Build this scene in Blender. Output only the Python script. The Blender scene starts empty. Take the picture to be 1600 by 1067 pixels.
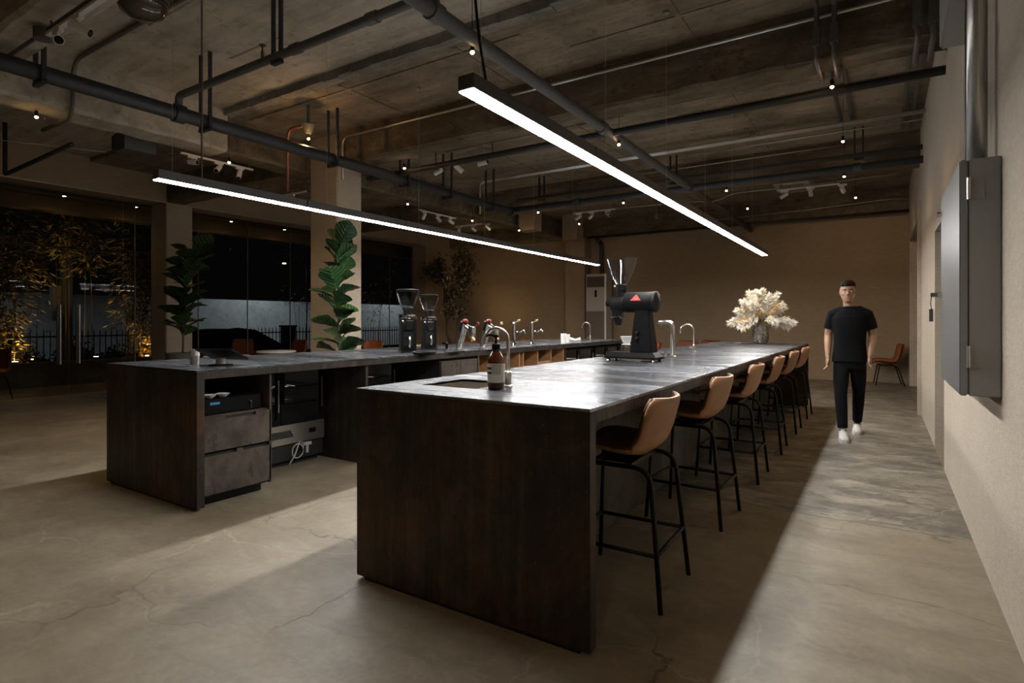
import bpy, bmesh, math, random
from mathutils import Vector, Matrix, Euler, Quaternion

# ------------------------------------------------------------------ camera, world, exposure
FPX, HOR, VPX, CAMH = 899.0, 501.0, 1379.0, 1.30          # focal in px, horizon row, vanishing column of +Y
YAW = math.atan2(VPX - 800.0, FPX)
CY, SY = math.cos(YAW), math.sin(YAW)
scene = bpy.context.scene
COL = scene.collection
cam_d = bpy.data.cameras.new('camera'); cam = bpy.data.objects.new('camera', cam_d); COL.objects.link(cam)
cam.location = (0, 0, CAMH); cam.rotation_euler = (math.pi/2, 0, YAW)
cam_d.sensor_width = 36.0; cam_d.lens = FPX/1600*36.0; cam_d.shift_y = -(533.5-HOR)/1600
cam_d.clip_start = 0.05; cam_d.clip_end = 200
scene.camera = cam
scene.view_settings.view_transform = 'Standard'; scene.view_settings.look = 'None'
scene.view_settings.gamma = 1.0; scene.view_settings.use_curve_mapping = False
scene.view_settings.exposure = 0.06
world = bpy.data.worlds.new('night'); scene.world = world; world.use_nodes = True
world.node_tree.nodes['Background'].inputs[0].default_value = (0.006, 0.006, 0.007, 1)
world.node_tree.nodes['Background'].inputs[1].default_value = 0.35
LAMP_STRENGTH = 108.0      # linear pendants
BULB_W = 24.0              # small warm bulbs
SPOT_W = 40.0             # track heads

def at(px, py, X=None, Y=None, Z=None):
    """photo pixel + one known world coordinate -> point"""
    a = (px-800.0)/FPX; b = (HOR-py)/FPX
    dx, dy, dz = a*CY - SY, a*SY + CY, b
    t = X/dx if X is not None else (Y/dy if Y is not None else (Z-CAMH)/dz)
    return Vector((dx*t, dy*t, CAMH + dz*t))

# ------------------------------------------------------------------ materials
def _new(name):
    m = bpy.data.materials.new(name); m.use_nodes = True
    nt = m.node_tree; b = nt.nodes['Principled BSDF']
    return m, nt, b
def setin(b, **k):
    names = dict(col='Base Color', rough='Roughness', metal='Metallic', spec='Specular IOR Level', trans='Transmission Weight',
                 emit='Emission Color', es='Emission Strength', sub='Subsurface Weight', coat='Coat Weight', sheen='Sheen Weight', ior='IOR')
    for n, v in k.items():
        s = b.inputs[names[n]]
        s.default_value = (*v, 1) if isinstance(v, (tuple, list)) and len(v) == 3 else v
def plain(name, col, rough=0.5, metal=0.0, **k):
    m, nt, b = _new(name); setin(b, col=col, rough=rough, metal=metal, **k); return m
def node(nt, t, **k):
    n = nt.nodes.new(t)
    for a, v in k.items(): setattr(n, a, v)
    return n
def coords(nt, scale=(1, 1, 1), rot=(0, 0, 0), obj=False):
    tc = node(nt, 'ShaderNodeTexCoord'); mp = node(nt, 'ShaderNodeMapping')
    mp.inputs['Scale'].default_value = scale; mp.inputs['Rotation'].default_value = rot
    if obj: nt.links.new(tc.outputs['Object'], mp.inputs[0])
    else:
        g = node(nt, 'ShaderNodeNewGeometry'); nt.links.new(g.outputs['Position'], mp.inputs[0])
    return mp.outputs[0]
def noise(nt, vec, scale, detail=5, rough=0.55, dist=0.0):
    n = node(nt, 'ShaderNodeTexNoise'); n.inputs['Scale'].default_value = scale; n.inputs['Detail'].default_value = detail
    n.inputs['Roughness'].default_value = rough; n.inputs['Distortion'].default_value = dist
    nt.links.new(vec, n.inputs['Vector']); return n.outputs['Fac']
def ramp(nt, fac, stops):
    r = node(nt, 'ShaderNodeValToRGB'); e = r.color_ramp.elements
    while len(e) < len(stops): e.new(0.5)
    for el, (p, c) in zip(e, stops):
        el.position = p; el.color = (*c, 1) if isinstance(c, (tuple, list)) else (c, c, c, 1)
    nt.links.new(fac, r.inputs[0]); return r.outputs[0]
def mix(nt, fac, a, b, mode='MIX'):
    m = node(nt, 'ShaderNodeMix', data_type='RGBA', blend_type=mode)
    for s, v in ((m.inputs[0], fac), (m.inputs[6], a), (m.inputs[7], b)):
        if isinstance(v, bpy.types.NodeSocket): nt.links.new(v, s)
        elif isinstance(v, (tuple, list)): s.default_value = (*v, 1)
        else: s.default_value = v
    return m.outputs[2]
def bump(nt, b, h, strength=0.2, dist=0.01):
    n = node(nt, 'ShaderNodeBump'); n.inputs['Strength'].default_value = strength; n.inputs['Distance'].default_value = dist
    nt.links.new(h, n.inputs['Height']); nt.links.new(n.outputs[0], b.inputs['Normal'])
def mth(nt, op, a, b=None):
    n = node(nt, 'ShaderNodeMath', operation=op)
    for i, v in enumerate((a, b)):
        if v is None: continue
        if isinstance(v, bpy.types.NodeSocket): nt.links.new(v, n.inputs[i])
        else: n.inputs[i].default_value = v
    return n.outputs[0]

def mat_floor(grey=False):
    m, nt, b = _new('floor_concrete'); L = nt.links
    v = coords(nt)
    c = ramp(nt, noise(nt, v, 0.9, 8, 0.62, 0.6), [(0.3, (0.155, 0.122, 0.078)), (0.5, (0.242, 0.200, 0.138)), (0.72, (0.345, 0.296, 0.215))])
    vs = coords(nt, (0.6, 2.2, 1))
    c = mix(nt, ramp(nt, noise(nt, vs, 2.4, 10, 0.7, 0.8), [(0.44, 0.0), (0.68, 0.42)]), c, (0.110, 0.090, 0.064))
    if grey:
        vg = coords(nt, (0.9, 2.1, 1))
        c = mix(nt, 0.55, c, (0.185, 0.178, 0.155))
        c = mix(nt, ramp(nt, noise(nt, vg, 1.6, 10, 0.72, 1.2), [(0.40, 0.0), (0.56, 0.85)]), c, (0.080, 0.071, 0.058))
        c = mix(nt, ramp(nt, noise(nt, vg, 3.1, 10, 0.75, 0.8), [(0.50, 0.0), (0.62, 0.75)]), c, (0.37, 0.335, 0.275))
    c = mix(nt, ramp(nt, noise(nt, v, 5.0, 9, 0.72, 1.0), [(0.50, 0.0), (0.70, 0.45)]), c, (0.36, 0.315, 0.24))
    c = mix(nt, ramp(nt, noise(nt, v, 26, 4, 0.7), [(0.35, 0.25), (0.7, 0.0)]), c, (0.09, 0.075, 0.055))
    # hairline cracks: distorted cell edges, masked so only some show
    def cracks(scale, width, seed):
        mp = node(nt, 'ShaderNodeVectorMath', operation='ADD')
        nn = node(nt, 'ShaderNodeTexNoise'); nn.inputs['Scale'].default_value = 1.4; nn.inputs['Detail'].default_value = 6
        L.new(v, nn.inputs['Vector'])
        sc = node(nt, 'ShaderNodeVectorMath', operation='SCALE'); sc.inputs['Scale'].default_value = 0.9
        L.new(nn.outputs['Color'], sc.inputs[0]); L.new(v, mp.inputs[0]); L.new(sc.outputs[0], mp.inputs[1])
        of = node(nt, 'ShaderNodeVectorMath', operation='ADD'); of.inputs[1].default_value = (seed, seed*1.7, 0); L.new(mp.outputs[0], of.inputs[0])
        vo = node(nt, 'ShaderNodeTexVoronoi', feature='DISTANCE_TO_EDGE'); vo.inputs['Scale'].default_value = scale
        L.new(of.outputs[0], vo.inputs['Vector'])
        ln = ramp(nt, vo.outputs['Distance'], [(0.0, 1.0), (width, 0.0)])
        mk = ramp(nt, noise(nt, of.outputs[0], 0.7, 3), [(0.45, 0.0), (0.58, 1.0)])
        return mth(nt, 'MULTIPLY', ln, mk)
    k1 = cracks(0.75, 0.008, 3.1); k2 = cracks(1.1, 0.010, 11.7)
    c = mix(nt, mth(nt, 'MULTIPLY', k1, 0.75), c, (0.045, 0.036, 0.027))
    c = mix(nt, mth(nt, 'MULTIPLY', k2, 0.5), c, (0.42, 0.37, 0.29))
    L.new(c, b.inputs['Base Color'])
    L.new(ramp(nt, noise(nt, v, 3.0, 6, 0.6, 0.4), [(0.3, 0.36), (0.7, 0.60)]), b.inputs['Roughness'])
    bump(nt, b, noise(nt, v, 14, 8, 0.7), 0.12, 0.01)
    return m
def mat_stucco(name, c0, c1, axis=(1, 1, 9)):
    m, nt, b = _new(name)
    vs = coords(nt, axis); v = coords(nt)
    f = noise(nt, vs, 7.0, 6, 0.65, 0.25)
    c = ramp(nt, f, [(0.3, c0), (0.7, c1)])
    c = mix(nt, ramp(nt, noise(nt, v, 0.8, 4), [(0.35, 0.0), (0.75, 0.35)]), c, tuple(x*0.72 for x in c0))
    nt.links.new(c, b.inputs['Base Color']); setin(b, rough=0.9, spec=0.2)
    bump(nt, b, noise(nt, vs, 16, 6, 0.7), 0.45, 0.012)
    return m
def mat_concrete(name, c0, c1, c2, bumpy=0.35, stain=0.0):
    m, nt, b = _new(name)
    v = coords(nt); vx = coords(nt, (0.35, 2.5, 2.0))
    c = ramp(nt, noise(nt, v, 1.3, 9, 0.68, 0.5), [(0.28, c0), (0.5, c1), (0.75, c2)])
    c = mix(nt, ramp(nt, noise(nt, vx, 2.2, 6, 0.6, 0.4), [(0.45, 0.0), (0.75, 0.6)]), c, tuple(x*0.55 for x in c0))
    c = mix(nt, ramp(nt, noise(nt, v, 9, 8, 0.75), [(0.56, 0.0), (0.66, 0.6)]), c, tuple(x*0.4 for x in c0))
    if stain:
        c = mix(nt, ramp(nt, noise(nt, v, 0.75, 10, 0.72, 1.4), [(0.46, 0.0), (0.66, stain)]), c, tuple(x*0.45 for x in c0))
        c = mix(nt, ramp(nt, noise(nt, vx, 4.5, 8, 0.7, 0.6), [(0.54, 0.0), (0.70, stain*.8)]), c, tuple(min(1, x*1.35) for x in c2))
        c = mix(nt, ramp(nt, noise(nt, v, 17, 6, 0.8), [(0.60, 0.0), (0.66, stain)]), c, tuple(x*0.3 for x in c0))
    nt.links.new(c, b.inputs['Base Color']); setin(b, rough=0.92, spec=0.15)
    bump(nt, b, noise(nt, v, 7, 9, 0.72, 0.3), bumpy, 0.03)
    return m
def mat_steel_side(name='blackened_steel', rust=1.0):
    m, nt, b = _new(name)
    vs = coords(nt, (8, 8, 0.4)); v = coords(nt)
    st = noise(nt, vs, 2.2, 7, 0.65, 0.3); bl = noise(nt, v, 3.2, 10, 0.75, 0.6)
    c = ramp(nt, mth(nt, 'ADD', mth(nt, 'MULTIPLY', st, 0.42), mth(nt, 'MULTIPLY', bl, 0.58)), [(0.36, (0.016, 0.0145, 0.013)), (0.52, (0.042, 0.0365, 0.031)), (0.66, (0.098, 0.083, 0.069))])
    rm = mth(nt, 'MULTIPLY', ramp(nt, noise(nt, v, 2.0, 8, 0.75, 0.6), [(0.47, 0.0), (0.68, 0.85*rust)]), ramp(nt, noise(nt, vs, 5.0, 6, 0.7), [(0.35, 0.35), (0.65, 1.0)]))
    c = mix(nt, rm, c, (0.15, 0.062, 0.020))
    c = mix(nt, ramp(nt, noise(nt, v, 55, 3, 0.6), [(0.66, 0.0), (0.72, 0.6*rust)]), c, (0.26, 0.16, 0.06))
    nt.links.new(c, b.inputs['Base Color']); setin(b, metal=0.35, spec=0.4)
    nt.links.new(ramp(nt, noise(nt, vs, 4, 5), [(0.3, 0.38), (0.7, 0.58)]), b.inputs['Roughness'])
    bump(nt, b, noise(nt, v, 30, 6, 0.7), 0.08, 0.004)
    return m
def mat_steel_top():
    m, nt, b = _new('brushed_steel_top')
    vs = coords(nt, (0.45, 2.6, 1), (0, 0, 0.08)); v = coords(nt); vf = coords(nt, (2.0, 60, 1))
    f = noise(nt, vs, 1.5, 4, 0.5, 0.3)
    c = ramp(nt, f, [(0.30, (0.070, 0.073, 0.082)), (0.50, (0.15, 0.16, 0.18)), (0.72, (0.27, 0.285, 0.315))])
    nt.links.new(c, b.inputs['Base Color']); setin(b, metal=0.8)
    r = ramp(nt, noise(nt, vs, 2.3, 5, 0.55, 0.4), [(0.3, 0.19), (0.7, 0.33)])
    nt.links.new(r, b.inputs['Roughness'])
    bump(nt, b, noise(nt, vf, 3, 4), 0.015, 0.001)
    return m
def mat_leather(name, c):
    m, nt, b = _new(name); v = coords(nt, obj=True)
    nt.links.new(ramp(nt, noise(nt, v, 9, 5, 0.6), [(0.3, tuple(x*0.78 for x in c)), (0.7, c)]), b.inputs['Base Color'])
    setin(b, rough=0.5, spec=0.4); bump(nt, b, noise(nt, v, 160, 3), 0.12, 0.002); return m
def mat_wood(name, c0, c1):
    m, nt, b = _new(name); v = coords(nt, (1.5, 14, 14), obj=True)
    nt.links.new(ramp(nt, noise(nt, v, 3, 6, 0.6, 0.8), [(0.3, c0), (0.7, c1)]), b.inputs['Base Color']); setin(b, rough=0.55); return m
def mat_glass(name, tint=(1, 1, 1), refl=1.0, ior=1.5, rough=0.0, keep=1.0):
    m = bpy.data.materials.new(name); m.use_nodes = True; nt = m.node_tree; nt.nodes.clear()
    o = node(nt, 'ShaderNodeOutputMaterial'); mx = node(nt, 'ShaderNodeMixShader')
    t = node(nt, 'ShaderNodeBsdfTransparent'); t.inputs[0].default_value = (*[x*keep for x in tint], 1)
    g = node(nt, 'ShaderNodeBsdfGlossy'); g.inputs['Roughness'].default_value = rough; g.inputs[0].default_value = (refl, refl, refl, 1)
    f = node(nt, 'ShaderNodeLayerWeight'); f.inputs[0].default_value = 0.5       # Schlick from the facing angle, same on both faces of a pane
    f0 = ((ior-1)/(ior+1))**2; fr = mth(nt, 'ADD', mth(nt, 'MULTIPLY', mth(nt, 'POWER', f.outputs['Facing'], 5.0), 1-f0), f0)
    nt.links.new(fr, mx.inputs[0]); nt.links.new(t.outputs[0], mx.inputs[1]); nt.links.new(g.outputs[0], mx.inputs[2]); nt.links.new(mx.outputs[0], o.inputs[0])
    return m
def mat_emit(name, c, s):
    m, nt, b = _new(name); setin(b, col=c, emit=c, es=s); return m
def mat_leaf(name, c0, c1, rough=0.4, veins=False):
    m, nt, b = _new(name); v = coords(nt, obj=True)
    c = ramp(nt, noise(nt, v, 6, 4), [(0.3, c0), (0.7, c1)])
    if veins:      # pale midrib and side veins of the leaf blade
        sx = node(nt, 'ShaderNodeSeparateXYZ'); nt.links.new(v, sx.inputs[0]); ax = mth(nt, 'ABSOLUTE', sx.outputs[0])
        fr = mth(nt, 'ABSOLUTE', mth(nt, 'SUBTRACT', mth(nt, 'FRACT', mth(nt, 'MULTIPLY', mth(nt, 'SUBTRACT', sx.outputs[1], mth(nt, 'MULTIPLY', ax, 0.8)), 7.0)), 0.5))
        vn = mth(nt, 'MAXIMUM', mth(nt, 'LESS_THAN', fr, 0.05), mth(nt, 'LESS_THAN', ax, 0.012))
        c = mix(nt, mth(nt, 'MULTIPLY', vn, 0.6), c, tuple(min(1, x*2.4) for x in c1)); bump(nt, b, fr, 0.5, 0.03)
    nt.links.new(c, b.inputs['Base Color']); setin(b, rough=rough, spec=0.45)
    return m
M = dict(
    floor=mat_floor(), floor_grey=mat_floor(True),
    wall=mat_stucco('wall_plaster', (0.30, 0.222, 0.142), (0.40, 0.305, 0.205)),
    wall_r=mat_stucco('wall_plaster_pale', (0.46, 0.395, 0.315), (0.58, 0.51, 0.42), (3, 3, 9)),
    col=mat_stucco('column_plaster', (0.36, 0.30, 0.225), (0.45, 0.385, 0.30)),
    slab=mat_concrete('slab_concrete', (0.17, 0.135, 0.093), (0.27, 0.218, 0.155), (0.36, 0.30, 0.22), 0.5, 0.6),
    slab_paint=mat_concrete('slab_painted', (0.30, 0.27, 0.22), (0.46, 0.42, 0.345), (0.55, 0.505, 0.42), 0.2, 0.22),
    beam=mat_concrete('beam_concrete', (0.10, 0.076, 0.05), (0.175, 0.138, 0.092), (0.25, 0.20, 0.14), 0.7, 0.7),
    rough_edge=mat_concrete('broken_concrete', (0.16, 0.15, 0.13), (0.30, 0.285, 0.25), (0.48, 0.46, 0.41), 1.0, 0.5),
    steel=mat_steel_side(), steel2=mat_steel_side('blackened_steel_smoky', 0.35), top=mat_steel_top(),
    drawer=mat_concrete('drawer_laminate', (0.035, 0.030, 0.026), (0.075, 0.062, 0.052), (0.14, 0.118, 0.098), 0.05),
    barbody=mat_concrete('bar_skirt', (0.05, 0.046, 0.036), (0.085, 0.076, 0.06), (0.13, 0.115, 0.09), 0.1),
    tan=mat_leather('tan_leather', (0.37, 0.192, 0.090)), brown=mat_leather('brown_leather', (0.105, 0.042, 0.020)), rust_l=mat_leather('rust_leather', (0.30, 0.088, 0.030)),
    blackm=plain('black_metal', (0.008, 0.008, 0.009), 0.45, 0.2, spec=0.3), blackp=plain('black_paint', (0.006, 0.006, 0.0065), 0.5, spec=0.09),
    blackmat=plain('black_matte', (0.010, 0.010, 0.010), 0.7), chrome=plain('chrome', (0.78, 0.78, 0.78), 0.09, 1.0), nickel=plain('brushed_nickel', (0.62, 0.58, 0.52), 0.28, 1.0),
    stain=plain('stainless', (0.42, 0.40, 0.37), 0.3, 0.9), alu=plain('aluminium', (0.5, 0.5, 0.5), 0.35, 0.9),
    pipe=plain('pipe_grey', (0.075, 0.075, 0.074), 0.55), pipe_d=plain('pipe_dark', (0.022, 0.024, 0.028), 0.5), pipe_b=plain('pipe_bluegrey', (0.045, 0.052, 0.060), 0.5),
    conduit=plain('conduit_zinc', (0.55, 0.55, 0.53), 0.32, 0.9), conduit_d=plain('conduit_dull', (0.13, 0.12, 0.11), 0.5, 0.5),
    white=plain('white_plastic', (0.62, 0.60, 0.57), 0.45), paper=plain('white_paper', (0.80, 0.79, 0.76), 0.7), ceramic=plain('white_ceramic', (0.82, 0.81, 0.79), 0.25),
    grey_box=plain('grey_enamel', (0.25, 0.245, 0.235), 0.5), acgrey=plain('ac_grey', (0.42, 0.385, 0.35), 0.5), acdark=plain('ac_louvre', (0.16, 0.13, 0.11), 0.5),
    glass=mat_glass('window_glass', (0.72, 0.73, 0.72), 0.07, 1.5), clear=mat_glass('clear_plastic', (0.86, 0.87, 0.88), 1.0, 1.5, 0.03), jar=mat_glass('clear_glass', (0.92, 0.93, 0.93), 1.0, 1.5),
    smoke=mat_glass('smoked_glass', (0.5, 0.5, 0.5), 0.8, 1.5, 0.02), amber=plain('amber_glass', (0.060, 0.014, 0.006), 0.08, 0, coat=0.6),
    red=plain('red_enamel', (0.20, 0.012, 0.010), 0.3), logo_red=plain('logo_red', (0.62, 0.055, 0.05), 0.4), cream=plain('cream_label', (0.66, 0.62, 0.50), 0.6), ink=plain('label_ink', (0.02, 0.02, 0.02), 0.6), inkgrey=plain('label_grey', (0.36, 0.34, 0.28), 0.6),
    oak=mat_wood('oak', (0.24, 0.13, 0.06), (0.36, 0.21, 0.11)), ply=mat_wood('plywood', (0.30, 0.15, 0.06), (0.44, 0.25, 0.12)), handle_wood=plain('pale_wood', (0.62, 0.42, 0.22), 0.45),
    tube=mat_emit('lamp_diffuser', (1.0, 0.985, 0.965), LAMP_STRENGTH), bulb=mat_emit('bulb_filament', (1.0, 0.60, 0.24), 60.0),
    fig=mat_leaf('fig_leaf', (0.012, 0.036, 0.011), (0.028, 0.075, 0.022), 0.42, True), fig_d=mat_leaf('fig_leaf_dark', (0.012, 0.030, 0.010), (0.022, 0.050, 0.015), 0.42, True), olive=mat_leaf('small_leaf', (0.028, 0.022, 0.012), (0.06, 0.046, 0.022)),
    bamboo=mat_leaf('bamboo_leaf', (0.13, 0.095, 0.022), (0.30, 0.225, 0.06), 0.5), bark=plain('bark', (0.075, 0.05, 0.032), 0.85), cane=plain('bamboo_cane', (0.085, 0.055, 0.022), 0.5), soil=plain('soil', (0.02, 0.015, 0.011), 0.95),
    hedge=mat_leaf('hedge_leaf', (0.006, 0.010, 0.005), (0.016, 0.022, 0.010), 0.7),
    terracotta=plain('dark_terracotta', (0.12, 0.04, 0.022), 0.7), planter=plain('planter_grey', (0.07, 0.068, 0.062), 0.7),
    asphalt=mat_concrete('street_asphalt', (0.020, 0.020, 0.020), (0.03, 0.03, 0.03), (0.045, 0.045, 0.044), 0.3), kerb=mat_concrete('ledge_concrete', (0.07, 0.055, 0.04), (0.11, 0.09, 0.066), (0.16, 0.13, 0.10), 0.2),
    boundary=mat_concrete('boundary_paint', (0.50, 0.53, 0.54), (0.58, 0.61, 0.62), (0.64, 0.67, 0.68), 0.05), iron=plain('fence_iron', (0.006, 0.006, 0.007), 0.5, 0.3),
    carpaint=plain('car_paint', (0.006, 0.006, 0.008), 0.15, 0.2, coat=1.0), rubber=plain('rubber', (0.012, 0.012, 0.012), 0.8), carglass=plain('car_glass', (0.006, 0.007, 0.009), 0.05),
    skin=plain('skin', (0.31, 0.175, 0.108), 0.5, sub=0.05), hair=plain('hair', (0.016, 0.010, 0.007), 0.85, spec=0.1), tee=plain('black_cotton', (0.0042, 0.0042, 0.0048), 0.9, spec=0.15), trousers=plain('black_twill', (0.0036, 0.0036, 0.0042), 0.9, spec=0.15), shoe=plain('white_canvas', (0.52, 0.50, 0.47), 0.6), sole=plain('shoe_rubber', (0.58, 0.56, 0.52), 0.6), eye=plain('eye_white', (0.7, 0.68, 0.65), 0.2), iris=plain('eye_dark', (0.02, 0.012, 0.008), 0.2), lip=plain('lip', (0.36, 0.14, 0.105), 0.5),
    pampas=plain('pampas', (0.74, 0.66, 0.53), 0.8), bleach=plain('bleached_leaf', (0.80, 0.74, 0.62), 0.7), straw=plain('straw', (0.62, 0.44, 0.20), 0.75), blush=plain('blush_petal', (0.70, 0.42, 0.32), 0.6), stemc=plain('dry_stem', (0.16, 0.11, 0.055), 0.8),
    vase=None, screen=plain('tablet_screen', (0.012, 0.012, 0.014), 0.15), blue=plain('blue_sticker', (0.05, 0.22, 0.42), 0.5), cable=plain('white_cable', (0.36, 0.36, 0.35), 0.5), beans=plain('coffee_beans', (0.03, 0.014, 0.007), 0.5),
)
def mat_vase():
    m, nt, b = _new('mercury_glass'); v = coords(nt, obj=True)
    nt.links.new(ramp(nt, noise(nt, v, 55, 5, 0.7), [(0.38, (0.06, 0.045, 0.034)), (0.62, (0.36, 0.31, 0.26))]), b.inputs['Base Color']); setin(b, metal=0.7)
    nt.links.new(ramp(nt, noise(nt, v, 70, 4), [(0.3, 0.15), (0.7, 0.55)]), b.inputs['Roughness']); return m
M['vase'] = mat_vase()

# ------------------------------------------------------------------ mesh helpers
class MB:
    def __init__(s): s.v = []; s.f = []
    def add(s, vs, fs):
        o = len(s.v); s.v += [tuple(p) for p in vs]; s.f += [tuple(i+o for i in f) for f in fs]; return s
    def box(s, a, b, T=None):
        x0, y0, z0 = a; x1, y1, z1 = b
        p = [Vector(q) for q in ((x0,y0,z0),(x1,y0,z0),(x1,y1,z0),(x0,y1,z0),(x0,y0,z1),(x1,y0,z1),(x1,y1,z1),(x0,y1,z1))]
        if T: p = [T @ q for q in p]
        return s.add(p, ((0,3,2,1),(4,5,6,7),(0,1,5,4),(1,2,6,5),(2,3,7,6),(3,0,4,7)))
    def cbox(s, c, d, T=None):
        return s.box([c[i]-d[i]/2 for i in range(3)], [c[i]+d[i]/2 for i in range(3)], T)
    def frustum(s, z0, r0, z1, r1, c=(0, 0)):     # rectangular: r=(hx,hy)
        p = [(c[0]+sx*r[0], c[1]+sy*r[1], z) for z, r in ((z0, r0), (z1, r1)) for sx, sy in ((-1,-1),(1,-1),(1,1),(-1,1))]
        return s.add(p, ((0,3,2,1),(4,5,6,7),(0,1,5,4),(1,2,6,5),(2,3,7,6),(3,0,4,7)))
    def loft(s, rings, caps=True, closed=True):
        n = len(rings[0]); o = len(s.v)
        for r in rings: s.v += [tuple(p) for p in r]
        for i in range(len(rings)-1):
            for j in range(n if closed else n-1):
                k = (j+1) % n
                s.f.append((o+i*n+j, o+i*n+k, o+(i+1)*n+k, o+(i+1)*n+j))
        if caps and closed:
            s.f.append(tuple(o+j for j in reversed(range(n)))); s.f.append(tuple(o+(len(rings)-1)*n+j for j in range(n)))
        return s
    def tube(s, pts, r, n=8, caps=True, sq=1.0):
        pts = [Vector(p) for p in pts]; rs = r if isinstance(r, (list, tuple)) else [r]*len(pts)
        rings = []; up = None
        for i, p in enumerate(pts):
            t = (pts[min(i+1, len(pts)-1)] - pts[max(i-1, 0)]).normalized()
            if up is None: up = Vector((0, 0, 1)) if abs(t.z) < 0.9 else Vector((1, 0, 0))
            a = t.cross(up)
            if a.length < 1e-4: a = t.orthogonal()
            a.normalize(); b = a.cross(t).normalized(); up = b
            rings.append([p + (a*math.cos(2*math.pi*k/n) + b*sq*math.sin(2*math.pi*k/n))*rs[i] for k in range(n)])
        return s.loft(rings, caps)
    def lathe(s, prof, c=(0, 0, 0), n=20, T=None, caps=True):     # prof [(r,z)]
        rings = []
        for r, z in prof:
            ring = [Vector((c[0]+r*math.cos(2*math.pi*k/n), c[1]+r*math.sin(2*math.pi*k/n), c[2]+z)) for k in range(n)]
            rings.append([T @ q for q in ring] if T else ring)
        return s.loft(rings, caps)
    def cyl(s, a, b, r, n=14, r2=None):
        return s.tube([a, b], [r, r if r2 is None else r2], n)
    def ball(s, c, r, n=10, m=7):
        rr = r if isinstance(r, (tuple, list)) else (r, r, r)
        return s.loft([[(c[0]+rr[0]*math.sin(t)*math.cos(2*math.pi*k/n), c[1]+rr[1]*math.sin(t)*math.sin(2*math.pi*k/n), c[2]-rr[2]*math.cos(t)) for k in range(n)]
                       for t in [max(0.02, min(math.pi-0.02, math.pi*i/(m-1))) for i in range(m)]])
    def prism(s, poly, a0, a1, axis='z'):
        def P(u, v, w): return {'z': (u, v, w), 'y': (u, w, v), 'x': (w, u, v)}[axis]
        n = len(poly)
        return s.add([P(u, v, a0) for u, v in poly] + [P(u, v, a1) for u, v in poly],
                     [tuple(reversed(range(n))), tuple(range(n, 2*n))] + [(i, (i+1) % n, n+(i+1) % n, n+i) for i in range(n)])
    def mesh(s, name, smooth=False, bevel=0.0):
        me = bpy.data.meshes.new(name); me.from_pydata(s.v, [], s.f); me.update()
        bm = bmesh.new(); bm.from_mesh(me); bmesh.ops.recalc_face_normals(bm, faces=bm.faces)
        if bevel: bmesh.ops.bevel(bm, geom=[e for e in bm.edges if e.is_manifold and e.calc_face_angle(0) > 0.6], offset=bevel, segments=2, affect='EDGES', clamp_overlap=True)
        bm.to_mesh(me); bm.free()
        if smooth:
            me.polygons.foreach_set('use_smooth', [True]*len(me.polygons))
            if smooth != 'all': me.set_sharp_from_angle(angle=math.radians(38))
        return me
    def build(s, name, mat, parent=None, smooth=False, bevel=0.0, loc=None):
        me = s.mesh(name, smooth, bevel); me.materials.append(M[mat] if isinstance(mat, str) else mat)
        o = bpy.data.objects.new(name, me); COL.objects.link(o)
        if parent: o.parent = parent
        if loc is not None: o.location = loc
        return o
def tag(o, label=None, cat=None, group=None, kind=None):
    if label: o['label'] = label
    if cat: o['category'] = cat
    if group: o['group'] = group
    if kind: o['kind'] = kind
    return o
def thing(name, label, cat, loc=(0, 0, 0), rz=0.0, group=None):
    o = bpy.data.objects.new(name, None); COL.objects.link(o); o.empty_display_size = 0.1
    o.location = loc; o.rotation_euler = (0, 0, rz); return tag(o, label, cat, group)
def struct(name, mb, mat, parent=None, **k):
    o = mb.build(name, mat, parent, **k)
    if not parent: o['kind'] = 'structure'
    return o
def kids(o): return [c for c in COL.objects if c.parent == o]
def copy_tree(o, loc, rz=None, label=None):
    c = o.copy(); COL.objects.link(c); c.location = loc
    if rz is not None: c.rotation_euler = (0, 0, rz)
    if label: c['label'] = label
    for ch in o.children:
        d = ch.copy(); COL.objects.link(d); d.parent = c
        for g in ch.children:
            e = g.copy(); COL.objects.link(e); e.parent = d
    return c
def bend(pts, r=0.06, n=5):
    """round the corners of a polyline"""
    P = [Vector(p) for p in pts]; out = [P[0]]
    for a, b, c in zip(P, P[1:], P[2:]):
        u = (a-b); v = (c-b); k = min(r, u.length*0.49, v.length*0.49); p0 = b+u.normalized()*k; p1 = b+v.normalized()*k
        for i in range(n+1):
            t = i/n; out.append(p0*(1-t)**2 + b*2*t*(1-t) + p1*t*t)
    return out + [P[-1]]
def light(name, kind, loc, energy, col, parent=None, **k):
    d = bpy.data.lights.new(name, kind); d.energy = energy; d.color = col
    for a, v in k.items(): setattr(d, a, v)
    o = bpy.data.objects.new(name, d); COL.objects.link(o); o.location = loc
    if parent: o.parent = parent
    return o
def aim(o, d): o.rotation_euler = Vector(d).to_track_quat('-Z', 'Y').to_euler()
# ------------------------------------------------------------------ the room
XR, XL, YB, YF = 0.45, -11.40, 14.40, -4.0
XG = XL-0.50            # glass line, set back behind the column faces
ZB, Z1, Z2, YS = 3.54, 4.09, 4.02, 4.37           # beam soffit, painted slab, raw slab, joint between the slabs
TH = 0.35
YJ = 4.32
floor = struct('floor', MB().box((XG, YF, -0.12), (XR, YJ-0.003, 0)), 'floor'); tag(floor, 'worn polished concrete floor with hairline cracks nearest the camera')
tag(struct('floor', MB().box((XG, YJ+0.003, -0.12), (XR, YB, 0)), 'floor_grey'), 'greyer streaked concrete floor beyond the pour joint')
struct('floor', MB().box((XG, YJ-0.003, -0.12), (XR, YJ+0.003, -0.006)), 'blackmat')
c1 = struct('ceiling', MB().box((XL, YF, Z1), (XR, YS, Z1+0.2)), 'slab_paint'); tag(c1, 'pale painted concrete ceiling nearest the camera')
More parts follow.
